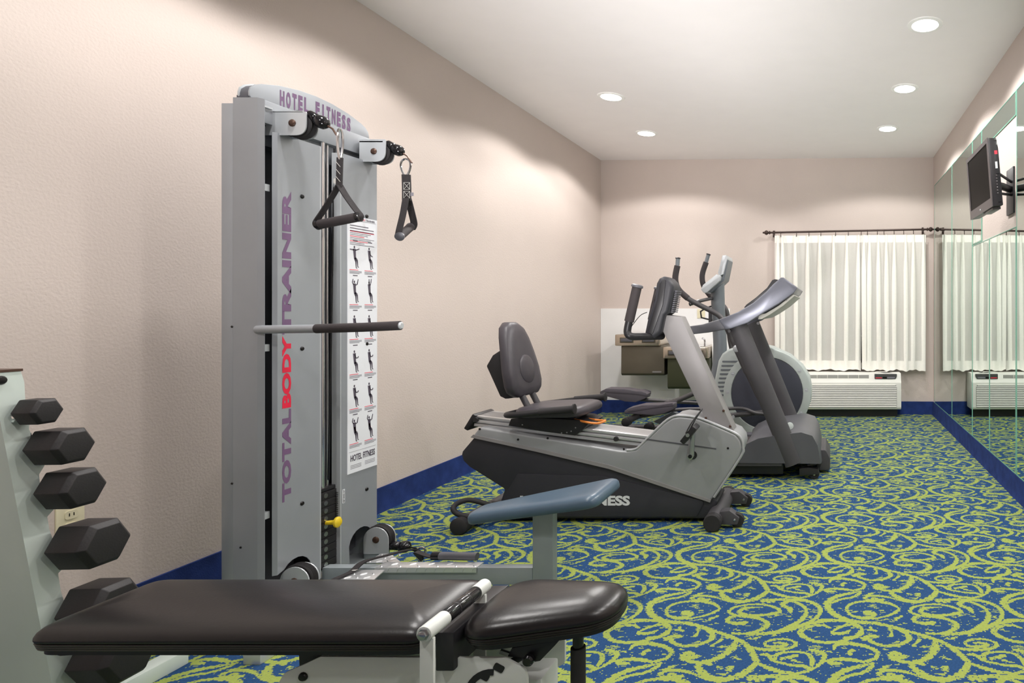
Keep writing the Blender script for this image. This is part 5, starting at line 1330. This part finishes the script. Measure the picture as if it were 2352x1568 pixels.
    # bottle holder
    MB().tube([at(1634, 703, 5.08), at(1622, 707, 5.08), at(1609, 715, 5.05), at(1611, 729, 5.05), at(1622, 732, 5.08), at(1636, 735, 5.08)], 0.007, 8).build('bottle_holder', 'black_plastic', t)
    MB().box(xz(1629, 0, 5.1)[0], xz(1635, 0, 5.1)[0], 5.07, 5.1, xz(0, 742, 5.1)[1], xz(0, 708, 5.1)[1]).build('holder_plate', 'black_plastic', t)
    # pedals: shallow trays
    for yy, pts, ramp in ((5.38, [(1384, 897), (1398, 890), (1440, 891), (1478, 897), (1490, 903), (1489, 912), (1465, 921), (1440, 919), (1405, 909), (1385, 905)], 0),
                          (4.90, [(1440, 941), (1448, 935), (1480, 927), (1530, 926), (1550, 925), (1551, 937), (1530, 946), (1510, 950), (1490, 949), (1441, 946)], 1)):
        pd = MB().prism(round_poly(P(pts, yy), 0.01), yy - 0.07, yy + 0.07).build('pedal', 'pedal', t, bevel=0.008)
        xs = [p[0] for p in P(pts, yy)]; zs = [p[1] for p in P(pts, yy)]
        for s in (-1, 1):
            MB().prism(P([(pts[0][0] + 8, pts[1][1] + 3), (pts[3][0], pts[3][1] - 1), (pts[4][0], pts[4][1] - 3), (pts[4][0], pts[4][1] + 4), (pts[3][0] - 10, pts[3][1] + 6), (pts[0][0] + 10, pts[1][1] + 8)], yy), yy + s * 0.07 - 0.004, yy + s * 0.07 + 0.004).build('pedal_wall', 'pedal', pd, bevel=0.002)
    # pedal beams to the crank
    MB().tube([at(1440, 962, 4.90), at(1500, 951, 4.90), at(1560, 940, 4.90), at(1650, 939, 4.90), at(1705, 938, 4.92), at(1735, 948, 4.92), at(1765, 952, 4.95)], 0.014, 12, smooth=4).build('pedal_beam', 'ell_tube', t)
    MB().tube([at(1470, 917, 5.38), at(1530, 921, 5.38), at(1610, 926, 5.38), at(1700, 935, 5.38)], 0.016, 12, smooth=4).build('pedal_beam', 'ell_tube', t)
    MB().tube([at(1660, 955, 4.95), at(1720, 950, 4.95), at(1760, 945, 4.97)], 0.020, 12).build('crank_arm', 'ell_tube', t)
    MB().lathe([(0.014, 0), (0.014, 0.006)], at(1684, 957, 4.93), (0, -1, 0), 12).build('crank_bolt', 'silver_light', t)
    MB().tube([at(1528, 928, 5.25), at(1560, 918, 5.25), at(1605, 898, 5.25)], 0.022, 12).build('diagonal_brace', 'ell_tube', t)
    # rocker links and base
    MB().tube([at(1438, 968, 4.9), at(1470, 952, 4.9)], 0.026, 10).build('rocker_link', 'tread_grey', t)
    MB().lathe([(0.036, -0.03), (0.036, 0.03), (0.028, 0.034)], at(1440, 968, 4.9), (0, -1, 0), 18).build('rocker_pivot', 'black_plastic', t)
    MB().lathe([(0.036, -0.03), (0.036, 0.03), (0.028, 0.034)], at(1491, 980, 4.98), (0, -1, 0), 18).build('rocker_pivot', 'black_plastic', t)
    MB().tube([at(1330, 984, 5.1), at(1450, 982, 5.1), at(1560, 984, 5.1), at(1700, 990, 5.1)], 0.030, 12).build('base_beam', 'ell_tube', t)
    MB().prism(P([(1500, 968), (1545, 945), (1565, 955), (1540, 985)], 5.0), 5.0, 5.06).build('gusset', 'ell_post', t)
    for x in (-2.05, -0.62):
        MB().tube([(x, 4.92, 0.04), (x, 5.40, 0.04)], 0.038, 16).build('foot', 'tread_grey', t)
        MB().box(x - 0.03, x + 0.03, ym - 0.06, ym + 0.02, 0.04, 0.14).build('foot_post', 'ell_tube', t)
    # front stand below the housing
    MB().prism([(-0.66, 0.02), (-0.30, 0.02), (-0.34, 0.09), (-0.62, 0.09)], Y0 + 0.03, Y1 - 0.03).build('front_stand', 'ell_post', t, bevel=0.004)
elliptical()
